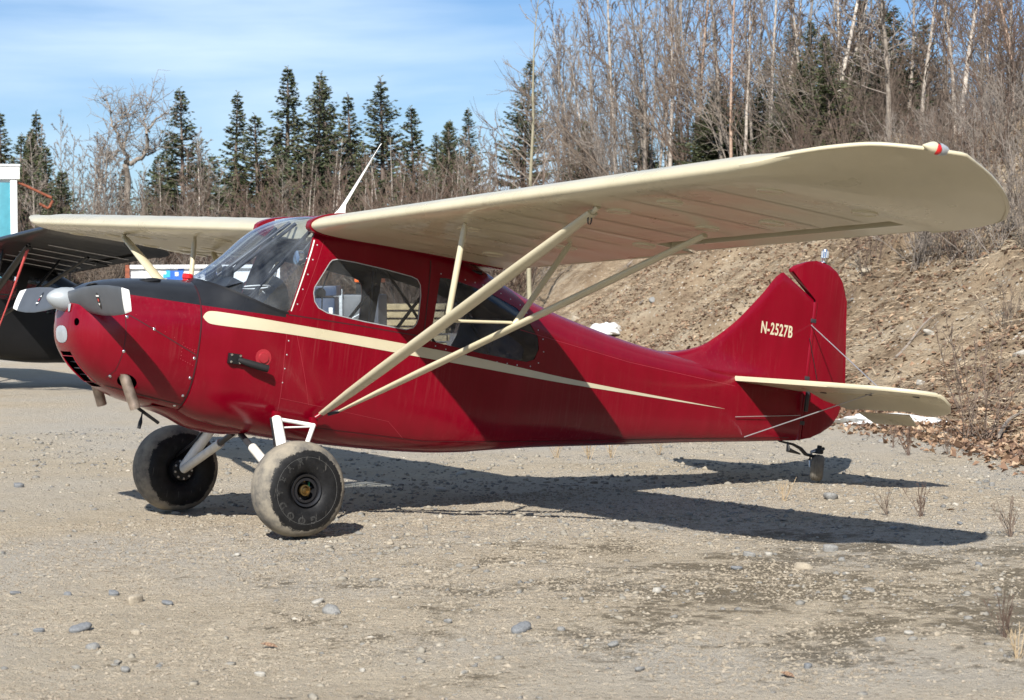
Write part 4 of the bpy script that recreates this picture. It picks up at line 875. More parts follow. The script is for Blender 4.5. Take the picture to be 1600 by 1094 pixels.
def gen_bush(seed, H, nst, spread, minr, sub=7, tw=3, lean=(0, 0), r0=.03):
    rng = np.random.default_rng(seed); lines = []
    for i in range(nst):
        az = rng.random()*2*pi; e = rng.uniform(.75, 1.45); L1 = H*rng.uniform(.55, 1.1); p0 = (rng.normal(0, .05*H*spread), rng.normal(0, .05*H*spread), -.04*H)
        b = poly(p0, (cos(az)*cos(e)*spread+lean[0], sin(az)*cos(e)*spread+lean[1], sin(e)), L1, 9, .07, .03, rng); rb = r0*rng.uniform(.6, 1.1); lines.append((b, np.linspace(rb, minr, 9)))
        for q in range(sub):
            f = rng.uniform(.25, .98)*8; c = int(f); p2 = b[c]*(1-(f-c))+b[min(c+1, 8)]*(f-c); dd = b[min(c+1, 8)]-b[max(c-1, 0)]; dd /= np.linalg.norm(dd)+1e-9
            L2 = L1*rng.uniform(.15, .4)*(1.25-f/9); b2 = poly(p2, dd+rng.normal(0, .5, 3), L2, 5, .12, .06, rng); lines.append((b2, np.linspace(max(minr*1.3, rb*.3), minr, 5)))
            for w_ in range(tw):
                g = rng.integers(1, 5); d3 = b2[g]-b2[g-1]; d3 /= np.linalg.norm(d3)+1e-9; lines.append((poly(b2[g], d3+rng.normal(0, .55, 3), L2*rng.uniform(.25, .65), 4, .15, .05, rng), np.linspace(minr, minr*.6, 4)))
    return lines
def gen_spruce(seed, H, wid, bare=.06, full=1.0):
    rng = np.random.default_rng(seed); tr = poly((0, 0, -.3), (0, 0, 1), H+.3, 10, .008, .02, rng); rt = np.linspace(.018*H, .012, 10); V, F = [], []; lines = []
    z = bare*H
    while z < H*.985:
        t = z/H; j = t*9; a = min(int(j), 8); c = tr[a]*(1-(j-a))+tr[a+1]*(j-a); n = rng.integers(5, 8); ragged = .72+.5*abs(sin(z*2.1+seed))*rng.uniform(.6, 1.1)
        for q in range(n):
            az = rng.random()*2*pi; Lb = (wid*(1-t)**.95*ragged*rng.uniform(.55, 1.15)+.05)*(1 if t > .12 else .75)
            e = -.28+.75*t+rng.normal(0, .12); o = np.array([cos(az), sin(az), 0]); m = max(3, int(Lb/.12*full)); pr = []
            for i in range(m+1):
                f = i/m; pr.append(c+o*Lb*f*cos(e)+np.array([0, 0, Lb*(sin(e)*f+.22*f*f)]))
            lines.append((np.array(pr)[[0, m//2, m]], np.array([.02, .012, .006])))
            for i in range(1, m+1):
                f = i/m
                for sd_ in (-1, 1, 0):
                    if rng.random() < .05: continue
                    tang = o*1.0+np.array([-o[1], o[0], 0])*sd_*rng.uniform(.5, 1.1)+np.array([0, 0, rng.uniform(-.55, .15)]); tang /= np.linalg.norm(tang)
                    ls = rng.uniform(.16, .34)*(1.05-.35*f)*(.45+.85*(1-t)); wd = rng.uniform(.045, .075)*(.5+.8*(1-t)); sidev = np.cross(tang, rng.normal(0, 1, 3)); sidev /= np.linalg.norm(sidev)+1e-9
                    p = pr[i]+rng.normal(0, .02, 3); k0 = len(V); V.extend([p, p+tang*ls*.45+sidev*wd, p+tang*ls, p+tang*ls*.45-sidev*wd]); F.append((k0, k0+1, k0+2, k0+3))
        z += rng.uniform(.10, .19)*(1.25 if t < .5 else .9)
    top = tr[-1]
    for i in range(10): k0 = len(V); p = top-np.array([0, 0, .05*i]); d = rng.normal(0, 1, 3)*[1, 1, .3]; d /= np.linalg.norm(d); V.extend([p, p+d*.05+[0, 0, .05], p+d*.1+[0, 0, .12], p+d*.03+[0, 0, .09]]); F.append((k0, k0+1, k0+2, k0+3))
    return (tr, rt), lines, npmesh('crown', np.array(V), np.array(F), 'needles')
def tree_proto(kind, seed, **kw):
    if kind == 'spruce':
        t, lines, cr = gen_spruce(seed, **kw); return [('trunk', tubes_mesh('trunk', [t]+lines, 'bark_spruce', 4)), ('crown', cr)]
    bm_, tm = kw.pop('bark'), kw.pop('twig'); t, lines = gen_bare(seed, **kw); return [('trunk', tubes_mesh('trunk', [t], bm_, 7)), ('crown', tubes_mesh('crown', lines, tm, 3))]
def plant(name, proto, loc, sc, rz, label, cat, group=None, tilt=(0, 0)):
    o = empty(name, loc, rz); o.rotation_euler = (tilt[0], tilt[1], rz); o.scale = (sc[0], sc[0], sc[1]) if isinstance(sc, tuple) else (sc, sc, sc); tag(o, label, cat, group)
    for n, m in proto: link(bpy.data.objects.new(n, m), o)
    return o
def hz(x, y):
    d = np.array([x, y])-B0; p, s = float(d@BN), float(d@BD); return float(bank_h(np.array(p), np.array(s))) if p > 0 else float(ground_z(x, y))
def stand(u, D, dz=0): v = at(u, D); v.z = hz(v.x, v.y)+dz; return v
def cl(u, D):
    "keep a plant behind the brow of the bank"
    if u < 800: return D
    a = YAW+math.atan((u-800)/FPX)-atan2(BD[0], BD[1]); return max(D, 14.0/math.sin(max(a, .13))+(D % 7))
def height_for(u, D, v): return zpx(v, D)-stand(u, D).z

BIR = [tree_proto('bare', 31, H=9, r0=.085, cs=.30, spread=.22, nb=30, elev=.95, minr=.010, bark='bark_birch', twig='twig_brown'), tree_proto('bare', 32, H=9, r0=.075, cs=.35, spread=.18, nb=28, elev=1.0, minr=.010, bark='bark_birch', twig='twig_red'),
       tree_proto('bare', 33, H=9, r0=.085, cs=.22, spread=.26, nb=34, elev=.75, minr=.010, bark='bark_red', twig='twig_red'), tree_proto('bare', 34, H=9, r0=.065, cs=.25, spread=.24, nb=30, elev=.9, minr=.010, bark='bark_grey', twig='twig_grey')]
BL = ['pale-barked bare birch with brown twigs', 'slim pale birch with reddish twigs', 'orange-barked birch with spreading bare limbs', 'grey leafless tree with fine upright twigs']
SPR = [tree_proto('spruce', 11+i, H=10.0, wid=w_, bare=b_, full=f_) for i, (w_, b_, f_) in enumerate([(2.1, .05, 1), (1.35, .08, .95), (2.9, .03, 1.05), (1.7, .10, .95), (2.3, .05, 1.1)])]
SL = {0: 'full dark green spruce', 1: 'slender dark green spruce', 2: 'broad bushy olive green spruce', 3: 'narrow ragged spruce', 4: 'dense pointed spruce'}
for u, v, D, kx in ((8, 178, 92, 1), (30, 215, 80, 3), (52, 178, 96, 1), (78, 232, 85, 0), (-20, 190, 88, 0), (98, 268, 78, 2), (240, 243, 100, 0), (287, 140, 95, 0), (362, 145, 90, 1), (330, 255, 88, 2), (408, 180, 86, 2), (456, 106, 100, 3), (488, 124, 97, 4), (527, 116, 104, 0), (560, 148, 100, 1), (604, 122, 108, 4), (655, 166, 98, 3), (708, 190, 96, 0), (570, 230, 92, 2), (815, 93, 82, 0), (200, 262, 95, 3), (440, 235, 90, 0), (690, 245, 105, 2), (885, 235, 76, 4), (930, 190, 84, 3), (1000, 145, 88, 0), (1020, 200, 74, 3), (1120, 140, 58, 2), (1165, 175, 55, 2), (1190, 95, 66, 0), (1245, 35, 72, 4), (1290, 60, 70, 1), (1330, 5, 78, 0), (1390, 20, 74, 3), (1440, 40, 82, 4), (1065, 185, 62, 0), (1225, 130, 58, 3), (1125, 120, 44, 2), (1068, 205, 46, 4), (1250, 100, 43, 4), (1300, 60, 44, 3), (1180, 170, 41, 2), (1395, 20, 60, 4), (1100, 165, 40, 2), (1150, 140, 40, 0), (1225, 150, 40, 2), (1340, 90, 40, 0), (905, 215, 40, 2), (1270, 40, 40, 0)):
    D = cl(u, D); L_ = stand(u, D); H = max(2.5, height_for(u, D, v)); far = 'in the far tree line' if u < 760 else 'among bare trees on the bank'
    plant('spruce_tree', SPR[kx], L_, (min(1.9, H/10*random.uniform(1.25, 1.65)), H/10), random.uniform(0, 6), SL[kx]+(' beside the white shed' if u < 120 else ' next to the twisted tree' if u < 300 else ' standing apart between the twisted tree and the spruce row' if u < 430 else ' in the tight row of tall spruces' if u < 630 else ' at the end of the spruce row near the bank' if u < 760 else ' standing alone where the bank begins' if u < 830 else ' behind the leaning alders on the bank' if u < 1100 else ' among the pale birches on the bank'), 'tree', 'spruces '+far, (random.uniform(-.035, .035), random.uniform(-.035, .035)))
# far line on the left
for u, v, D, kx in ((95, 185, 84, 3), (115, 215, 88, 3), (70, 200, 90, 3), (140, 225, 80, 0), (162, 232, 82, 3), (310, 215, 84, 0), (325, 250, 92, 3), (262, 250, 80, 0), (590, 235, 80, 1), (568, 242, 84, 1), (520, 235, 82, 0), (640, 240, 82, 1), (617, 260, 78, 0), (672, 250, 84, 3), (730, 210, 84, 3), (752, 200, 78, 3), (480, 262, 80, 1), (385, 290, 80, 1), (185, 245, 86, 1), (225, 270, 76, 0), (545, 255, 90, 1), (700, 265, 76, 1), (765, 240, 74, 3), (290, 230, 79, 1)):
    H = max(2, height_for(u, D, v)); plant('birch_tree', BIR[kx], stand(u, D), (H/9*random.uniform(.85, 1.05), H/9), random.uniform(0, 6), BL[kx]+' in the far tree line', 'tree', 'bare trees of the far tree line')
n = 0
for i in range(30):      # overlapping shorter spruces that close the far line
    u = random.choice((random.uniform(-25, 110), random.uniform(225, 760), random.uniform(300, 730))); D = random.uniform(98, 122); v = random.uniform(205, 300); kx = random.choice((0, 0, 2, 2, 4, 3)); H = zpx(v, D)
    plant('spruce_tree', SPR[kx], stand(u, D), (H/10*random.uniform(1.2, 1.7), H/10), random.uniform(0, 6), 'short '+SL[kx]+(' behind the white shed' if u < 120 else ' filling in behind the row of tall spruces'), 'tree', 'short spruces filling the far tree line', (random.uniform(-.04, .04), random.uniform(-.04, .04)))
for i in range(26):
    u = random.choice((random.uniform(60, 350), random.uniform(430, 790))); D = random.uniform(74, 96); v = random.uniform(190, 285); kx = random.choice((0, 1, 3, 3)); H = zpx(v, D)
    plant('birch_tree', BIR[kx], stand(u, D), (H/9*random.uniform(.9, 1.3), H/9), random.uniform(0, 6), BL[kx]+(' near the twisted tree' if u < 400 else ' in front of the tall spruces'), 'tree', 'thin bare trees before the spruces', (random.uniform(-.06, .06), random.uniform(-.06, .06)))
# the tall twisted tree
def twisted():
    rng = np.random.default_rng(5); k = wpx(86); o = lambda u, v: np.array([(u-205)*k, 0, zpx(v, 86)]); L_ = []
    sk = [([(205, 420), (206, 330), (203, 265), (206, 255)], .20, .15), ([(206, 258), (193, 235), (187, 215), (180, 205), (172, 185), (168, 165), (160, 152)], .12, .03), ([(206, 258), (225, 245), (235, 225), (238, 205), (250, 190), (268, 178)], .13, .03), ([(188, 235), (180, 250), (165, 255)], .07, .02), ([(197, 235), (200, 215), (205, 195), (200, 175)], .07, .02), ([(225, 245), (240, 240), (250, 225)], .06, .02), ([(237, 208), (228, 190), (232, 170), (240, 160)], .06, .02), ([(180, 205), (195, 190), (200, 178)], .05, .02)]
    tk = None; main = []
    for pts, a, b in sk:
        P_ = np.array([o(*q) for q in pts]); P_ = np.concatenate([np.linspace(P_[i], P_[i+1], 5)[:-1] for i in range(len(P_)-1)]+[P_[-1:]]); P_ += rng.normal(0, .045, P_.shape); P_[:, 1] += np.cumsum(rng.normal(0, .12, len(P_))); P_[0] = o(*pts[0])*[1, 0, 1]+[0, P_[0][1]*.2, 0]; r = np.linspace(a, b, len(P_)); main.append((P_, r))
        if a < .19:
            for q in range(22):
                i = rng.integers(1, len(P_)); b2 = poly(P_[i], rng.normal(0, 1, 3)*[1, 1, .6]+[0, 0, .55], rng.uniform(.5, 1.3), 6, .2, .05, rng); L_.append((b2, np.linspace(.018, .009, 6)))
                for w_ in range(5): g = rng.integers(1, 6); L_.append((poly(b2[g], rng.normal(0, 1, 3)+[0, 0, .5], rng.uniform(.25, .6), 4, .2, .05, rng), np.linspace(.009, .006, 4)))
    main[0][0][0, 2] = -.2
    return [('trunk', tubes_mesh('trunk', [(a, b*.75) for a, b in main], 'bark_grey', 7)), ('crown', tubes_mesh('crown', L_, 'twig_grey', 3))]
plant('twisted_tree', twisted(), at(205, 86), 1.0, RZ, 'big grey leafless tree with twisted forked limbs', 'tree')
# birches on the bank
for u, v, D, kx, w_ in ((965, -120, 60, 0, 1.2), (1093, -160, 47, 2, 1.0), (1130, -110, 58, 3, 1.2), (1143, -140, 56, 2, .7), (1300, -120, 52, 0, 1.1), (1340, -160, 48, 1, 1.1), (1318, -100, 62, 0, .9), (1392, -140, 50, 3, 1.1), (1225, -60, 60, 0, .9), (1185, -80, 70, 1, 1), (1440, -90, 56, 0, .9), (1500, -120, 50, 1, 1), (1560, -100, 54, 3, 1.1), (880, 30, 76, 3, 1.2), (925, -30, 66, 1, 1.2), (1010, -60, 56, 3, 1.3), (1045, -40, 64, 1, 1.1), (1260, -80, 47, 1, .9), (850, 90, 84, 1, 1), (1365, -60, 66, 3, 1), (1475, -60, 64, 3, 1), (1590, -80, 46, 2, .9), (1165, -40, 50, 1, .8), (1415, -80, 60, 1, 1), (1535, -90, 62, 0, 1)):
    D = cl(u, D); H = max(3, height_for(u, D, v)); plant('birch_tree', BIR[kx], stand(u, D), (w_, H/9), random.uniform(0, 6), BL[kx]+' on the bank above the wing', 'tree', 'bare trees on the bank', (random.uniform(-.05, .05), random.uniform(-.06, .06)))
for i in range(28):      # thin birches filling the stand right up past the top of the frame
    u = random.uniform(1000, 1610) if i > 6 else random.uniform(870, 1000); D = cl(u, random.uniform(44, 78)); kx = random.choice((0, 1, 3, 3, 1)); H = max(3, height_for(u, D, random.uniform(-260, -60) if u > 1000 else random.uniform(-40, 90)))
    plant('birch_tree', BIR[kx], stand(u, D), (random.uniform(.6, .95), H/9), random.uniform(0, 6), 'thin '+BL[kx]+(' near the brow of the bank' if D < 58 else ' deep in the stand on the bank'), 'tree', 'thin birches of the stand on the bank', (random.uniform(-.10, .10), random.uniform(-.12, .06)))
asp = tree_proto('bare', 51, H=9, r0=.085, cs=.30, spread=.22, nb=26, elev=.75, minr=.009, bark='bark_aspen', twig='twig_grey', wob=.07, sub=3, tw=2)
plant('aspen_tree', asp, stand(826, 62), (1.0, height_for(826, 62, 0)/9), 2.2, 'young yellow-green stemmed bare aspen before the dark spruce', 'tree')
BUS = [[('stems', tubes_mesh('stems', gen_bush(61+i, 5.0, n_, sp_, .0068, 8, 4, ln, .024), m_, 3))] for i, (n_, sp_, ln, m_) in enumerate([(16, 1.0, (0, 0), 'twig_brown'), (20, .8, (0, 0), 'twig_red'), (14, 1.2, (0, 0), 'twig_grey'), (18, .9, (-.5, .1), 'twig_brown'), (16, .9, (-.45, -.2), 'twig_red')])]
BUL = ['leafless brown alder thicket bush', 'leafless reddish-brown brush clump', 'leafless grey brush clump', 'leaning leafless brown alder', 'leaning leafless reddish alder']
def proj_u(x, y):
    d = np.array([x, y])-CAM[:2]; a = atan2(d[0], d[1])-YAW; return 800+FPX*math.tan(a), float(np.hypot(*d))
ALD = [[('stems', tubes_mesh('stems', gen_bush(71+i, 9.0, 7, .75, .0085, 9, 4, (-.42, .05), .05), 'twig_brown' if i else 'twig_grey', 3))] for i in range(2)]
for i, (u, D, v) in enumerate(((905, 66, 60), (940, 58, 30), (985, 62, -30), (1030, 55, -60), (1075, 60, -40), (1120, 54, -70), (960, 74, 40), (1010, 70, -10), (1160, 52, -60), (1210, 56, -40), (1270, 50, -60))):
    D = cl(u, D); H = height_for(u, D, v); plant('alder_tree', ALD[i % 2], stand(u, D), (H/9*.85, H/9), random.uniform(-.5, .5)-YAW, ['tall grey', 'tall brown'][i % 2]+' leaning alder with long bare stems on the bank'+(' close to the orange-barked birch' if u > 1000 else ' behind the dark spruce'), 'tree', 'leaning alders on the bank')
for i in range(66):      # understorey of the far line
    u = -30+i*13+random.uniform(-8, 8); D = random.uniform(66, 84); kx = random.choice((0, 1, 1, 1, 2)); H = random.uniform(3.6, 5.4) if u < 560 else random.uniform(4.2, 6.0)
    plant('brush_clump', BUS[kx], stand(u, D), (H/5*1.1, H/5), random.uniform(0, 6), ('tall ' if H > 4.9 else 'short ' if H < 4.2 else '')+BUL[kx]+(' near the white shed' if u < 150 else ' beneath the twisted tree' if u < 265 else ' beneath the broad spruces' if u < 440 else ' beneath the row of tall spruces' if u < 690 else ' beside the end of the bank'), 'bush', 'brush under the far tree line')
for i in range(9):      # tall brush that closes the gaps between the bank's birches
    u = random.uniform(930, 1280); D = cl(u, random.uniform(48, 86)); kx = random.choice((0, 2, 3, 3, 4, 4)); v = random.uniform(-60, 90) if u > 1010 else random.uniform(30, 150); H = height_for(u, D, v)/1.05
    if H > 1: plant('alder_tree', BUS[kx], stand(u, D), (H/5*random.uniform(.5, .75), H/5), random.uniform(-.6, .6)-YAW if kx > 2 else random.uniform(0, 6), ('very tall ' if H > 8.5 else 'tall ')+BUL[kx].replace(' thicket bush', '').replace(' clump', '')+(' among the birches on the near part of the bank' if D < 64 else ' behind the birches on the bank'), 'bush', 'tall alders among the birches')
n = 0
while n < 48:           # brush along the crest of the bank
    p, s = random.uniform(5.6, 22), random.uniform(-14, 62); q = bank_pt(p, s); u, D = proj_u(q[0], q[1])
    if u < 1330 and p < 10: continue
    if not (860 < u < 1690) or D < 26 or (u < 1000 and random.random() < .5): continue
    kx = random.choice((0, 1, 2, 3, 3, 4)); H = random.uniform(2.6, 4.8)*(.8 if p < 7 else 1.05); n += 1
    rz = random.uniform(-.7, .7)-YAW if kx > 2 else random.uniform(0, 6)
    plant('brush_clump', BUS[kx], (q[0], q[1], hz(q[0], q[1])), (H/5, H/5), rz, ('tall ' if H > 4.2 else 'short ' if H < 3.2 else '')+BUL[kx]+(' at the brow of the bank' if p < 9 else ' just behind the brow of the bank' if p < 15 else ' well back on top of the bank'), 'bush', 'brush on the crest of the bank')
LOWB = [[('stems', tubes_mesh('stems', gen_bush(81+i, 1.3, 16, 1.0, .0032, 6, 2, (0, 0), .008), m_, 3))] for i, m_ in enumerate(('twig_red', 'twig_grey', 'twig_brown'))]
n = 0
while n < 75:            # low brush on the face of the bank
    p, s = random.uniform(2.6, 6.5), random.uniform(-12, 34); q = bank_pt(p, s); u, D = proj_u(q[0], q[1])
    if not (820 < u < 1680) or (u < 1350 and p < 4.6): continue
    kx = random.randrange(3); n += 1; H = random.uniform(.6, 1.25); plant('low_brush', LOWB[kx], (q[0], q[1], hz(q[0], q[1])), H, random.uniform(0, 6), ('sparse ' if H < .8 else 'thick ' if H > 1.05 else '')+['low reddish brush', 'low grey brush', 'low brown brush'][kx]+(' low on the face' if p < 4 else ' halfway up the face' if p < 5.3 else ' high on the face')+(' of the bank behind the tail' if s < 6 else ' of the far end of the bank'), 'bush', 'low brush on the bank')
def hit(u, v):
    d = _f+_r2*((u-800)/FPX)-_u2*((v-533.5)/FPX); t = 3.0
    while t < 200:
        w = CAM+d*t
        if w[2] <= hz(w[0], w[1]): break
        t += .03
    return Vector(w)
for (u, v, H, kx, lab) in ((1528, 690, .95, 0, 'thin red-stemmed shrub at the foot of the bank'), (1010, 0, 0, 0, ''), (1300, 505, .8, 0, 'sparse red-stemmed shrub halfway up the bank behind the rudder')):
    if lab: w = hit(u, v); plant('red_shrub', LOWB[kx], w, H, 1.0, lab, 'shrub')
WEED = [[('stems', tubes_mesh('stems', gen_bush(91+i, .25, 9, .6, .0016, 3, 1, (0, 0), .003), m_, 3))] for i, m_ in enumerate(('twig_red', 'straw'))]
for u, v, sc in ((1440, 808, 1), (1386, 806, .8), (1225, 783, .8), (1590, 1030, .8), (1580, 840, 1.1), (870, 715, 1.2), (920, 718, 1.0), (955, 716, .9), (1030, 712, .8), (1420, 712, 1.3), (1395, 700, 1), (1480, 710, 1), (1570, 1000, .9)):
    w = hit(u, v); kx = 1 if u < 1100 or u in (1225, 1590) else 0; plant('dry_weed', WEED[kx], w, sc, random.uniform(0, 6), ('tuft of straw-coloured dead weed on the gravel' if kx else 'small reddish dead weed sprig on the gravel'), 'weed', 'dead weeds on the gravel')
for i, (u, v, u2, v2, r) in enumerate(((1560, 690, 1600, 640, .02), (980, 420, 1030, 375, .03), (1000, 480, 1040, 440, .025), (1250, 470, 1300, 430, .02), (1400, 560, 1460, 500, .02), (1180, 520, 1215, 470, .02), (1480, 420, 1530, 370, .025))):
    a, b = hit(u, v), hit(u2, v2); tag(tube('fallen_stick', [a+(b-a)*t+Vector((0, 0, .05+.04*sin(5*t+i))) for t in np.linspace(0, 1, 8)], np.linspace(r, r*.5, 8), 'twig_grey', None, 6), 'bare fallen stick lying on the slope of the bank', 'stick', 'sticks lying on the bank')

# ---------------------------------------------------------------- ground cover
def scatter_bank(n, p0, p1, s0, s1, pw=1.0):
    p = p0+(p1-p0)*RNG.random(n)**pw; s = s0+(s1-s0)*RNG.random(n)**1.3; xy = bank_pt(p, s)
    g = np.where(p > 0.02, np.maximum(bank_h(p, s), ground_z(xy[:, 0], xy[:, 1])), ground_z(xy[:, 0], xy[:, 1])); return xy, g, p, s
def leafmat(name, stops):
    b = NB(name); o = b.obj(); v = b.n('ShaderNodeTexVoronoi', {'Vector': o, 'Scale': 9.0}); c = b.n('ShaderNodeSeparateColor', {0: v.outputs['Color']}).outputs[0]
    b.set(Base_Color=b.ramp(c, stops), Roughness=.8)
leafmat('leaf', [(0, (.075, .042, .028)), (.4, (.16, .092, .055)), (.75, (.25, .155, .092)), (1, (.38, .28, .185))]); leafmat('deadgrass', [(0, (.14, .10, .065)), (.5, (.28, .215, .145)), (1, (.46, .375, .265))])
def leaves(name, xy, z, smin, smax, mat, label):
    n = len(xy); c = np.column_stack([xy, z+.012]); az = RNG.random(n)*2*pi; L_ = RNG.uniform(smin, smax, n); w = L_*RNG.uniform(.25, .45, n); a = np.column_stack([np.cos(az), np.sin(az), RNG.normal(.1, .35, n)]); b = np.column_stack([-np.sin(az), np.cos(az), RNG.normal(0, .5, n)])
    up = RNG.uniform(.0, .35, n)[:, None]*L_[:, None]*np.array([0, 0, 1]); V = np.stack([c-a*L_[:, None]*.5, c+b*w[:, None]+up, c+a*L_[:, None]*.5, c-b*w[:, None]+up], 1).reshape(-1, 3); i = np.arange(n)[:, None]*4
    F = np.concatenate([i+[0, 1, 2], i+[0, 2, 3]]); return tag(link(bpy.data.objects.new(name, npmesh(name, V, F, mat))), label, kind='stuff')
xy, z, p, s = scatter_bank(95000, -.8, 9.5, -12, 36, 1.0); kp = (fbm(xy[:, 0]*.45, xy[:, 1]*.45, 3, 61)+.35*vnoise(xy[:, 0]*2.3, xy[:, 1]*2.3, 62) > RNG.uniform(-.85, .20, len(p))) | (p < 1.0); xy, z = xy[kp], z[kp]; leaves('leaf_litter', xy, z, .04, .10, 'leaf', 'brown dead leaves scattered over the bank')
xy, z, p, s = scatter_bank(7000, -1.2, .9, -10, 16, .75); leaves('leaf_litter', xy, z, .04, .085, 'leaf', 'brown dead leaves heaped along the foot of the bank')
xy, z, p, s = scatter_bank(110000, .3, 10, -12, 60, .85); n = len(xy)
keep = vnoise(xy[:, 0]*.7, xy[:, 1]*.7, 77)+vnoise(xy[:, 0]*2, xy[:, 1]*2, 78)*.6 > RNG.uniform(-.75, .16, len(xy)); xy, z = xy[keep], z[keep]; n = len(xy)
dn = np.column_stack([-BN[0]+RNG.normal(0, .45, n), -BN[1]+RNG.normal(0, .45, n), RNG.normal(-.35, .35, n)]); dn /= np.linalg.norm(dn, axis=1)[:, None]; L_ = RNG.uniform(.12, .42, n)[:, None]; sdv = np.cross(dn, RNG.normal(0, 1, (n, 3))); sdv /= np.linalg.norm(sdv, axis=1)[:, None]; c = np.column_stack([xy, z+.03])
V = np.stack([c-sdv*.0045, c+sdv*.0045, c+dn*L_+[0, 0, .03]], 1).reshape(-1, 3); F = np.arange(3*n).reshape(-1, 3)
tag(link(bpy.data.objects.new('dead_grass', npmesh('dead_grass', V, F, 'deadgrass'))), 'flattened straw-coloured dead grass hanging down the bank', kind='stuff')
# gravel
def ico():
    bm = bmesh.new(); bmesh.ops.create_icosphere(bm, subdivisions=1, radius=1); V = np.array([v.co[:] for v in bm.verts]); F = np.array([[v.index for v in f.verts] for f in bm.faces]); bm.free(); return V, F
IV, IF = ico()
def stonemat(name, stops):
    b = NB(name); o = b.obj(); v = b.n('ShaderNodeTexVoronoi', {'Vector': o, 'Scale': 16.0}); c = b.n('ShaderNodeSeparateColor', {0: v.outputs['Color']}).outputs[0]; f = b.noise(o, 60, 4)
    b.set(Base_Color=b.mix(b.mapr(f, .3, .7, 0, .35), b.ramp(c, stops), (.22, .19, .15, 1)), Roughness=.85); b.b.inputs['Specular IOR Level'].default_value = .25
stonemat('gravel', [(0, (.12, .123, .125)), (.3, (.19, .187, .175)), (.6, (.25, .23, .19)), (.92, (.30, .265, .21)), (1, (.42, .39, .335))])
OV = np.array([(1, 0, 0), (-1, 0, 0), (0, 1, 0), (0, -1, 0), (0, 0, 1), (0, 0, -1)], float); OF = np.array([(0, 2, 4), (2, 1, 4), (1, 3, 4), (3, 0, 4), (2, 0, 5), (1, 2, 5), (3, 1, 5), (0, 3, 5)])
def pebbles(name, n, box_, smin, smax, label, dens, mat='gravel', base=(IV, IF), pw=2.6, smooth=True, jit=.13):
    x = RNG.uniform(box_[0], box_[1], n*4); y = RNG.uniform(box_[2], box_[3], n*4); k = RNG.random(n*4) < dens(x, y); x, y = x[k][:n], y[k][:n]; n = len(x); BV, BF = base
    r = smin*(smax/smin)**(RNG.random(n)**pw); az = RNG.random(n)*2*pi; sc = np.column_stack([r*RNG.uniform(.8, 1.5, n), r*RNG.uniform(.6, 1, n), r*RNG.uniform(.35, .75, n)])
    J = BV[None]*(1+RNG.normal(0, jit, (n, len(BV), 1)))+RNG.normal(0, jit*.6, (n, len(BV), 3)); J = J*sc[:, None]; ca, sa_ = np.cos(az)[:, None], np.sin(az)[:, None]
    V = np.stack([J[..., 0]*ca-J[..., 1]*sa_+x[:, None], J[..., 0]*sa_+J[..., 1]*ca+y[:, None], J[..., 2]+(ground_z(x, y)+sc[:, 2]*.2)[:, None]], -1).reshape(-1, 3)
    F = (BF[None]+np.arange(n)[:, None, None]*len(BV)).reshape(-1, 3); return tag(link(bpy.data.objects.new(name, npmesh(name, V, F, mat, smooth))), label, kind='stuff')
stonemat('crumbs', [(0, (.19, .16, .12)), (.4, (.25, .21, .16)), (.75, (.29, .25, .19)), (1, (.33, .285, .225))])
pebbles('soil_crumbs', 90000, (-3.2, 6.5, -7.2, .5), .004, .013, 'crumbled tan dirt over the parking ground', lambda x, y: np.clip(.55+1.2*fbm(x*1.3, y*1.3, 3, 8), .15, 1), 'crumbs', (OV, OF), 1.6, False, .2)
pebbles('gravel', 13000, (-3.2, 8, -7.2, 1.8), .0045, .024, 'small loose gravel stones strewn over the dirt', lambda x, y: np.clip(.35+1.2*fbm(x*.8, y*.8, 3, 5)+.10*(x-1), .06, 1), pw=3.2, jit=.18)
pebbles('gravel', 9000, (1.0, 13, -2, 9), .008, .03, 'loose gravel stones under and behind the aircraft', lambda x, y: np.clip(.6+.9*fbm(x*.8, y*.8, 3, 6), .15, 1), jit=.18)
# single stones one can pick out
STM = []
for i in range(6):
    bm = bmesh.new(); bmesh.ops.create_icosphere(bm, subdivisions=3, radius=1); rr = np.random.default_rng(200+i); ph = rr.uniform(0, 6, 6)
    for v in bm.verts:
        c = v.co.copy(); k = 1+.13*sin(2.1*c.x+ph[0])+.12*sin(2.7*c.y+ph[1])+.10*sin(3.3*c.z+ph[2])+.05*sin(6*c.x+5*c.y+ph[3])
        v.co = c*k; v.co.x *= 1.15+.25*rr.random()*0; 
        if v.co.z > .55: v.co.z = .55+(v.co.z-.55)*.35
    me = bpy.data.meshes.new('stone'); bm.to_mesh(me); bm.free(); me.polygons.foreach_set('use_smooth', [True]*len(me.polygons)); STM.append(me)
plain('stone_grey', (.21, .207, .198), .85, var=.3, vs=5, bump=.5); plain('stone_blue', (.16, .167, .175), .8, var=.3, vs=5, bump=.5); plain('stone_tan', (.32, .275, .21), .85, var=.25, vs=5, bump=.5); plain('stone_white', (.36, .34, .30), .85, var=.2, vs=5, bump=.5)
CLS = {'g': ('stone_grey', 'rounded grey stone lying loose on the gravel'), 'b': ('stone_blue', 'smooth blue-grey stone lying loose on the gravel'), 't': ('stone_tan', 'tan stone lying loose on the gravel'), 'w': ('stone_white', 'pale whitish stone lying loose on the gravel')}
SM = {}
for m_ in CLS:
    for i, me in enumerate(STM): c = me.copy(); c.materials.append(MATS[CLS[m_][0]]); SM[m_, i] = c
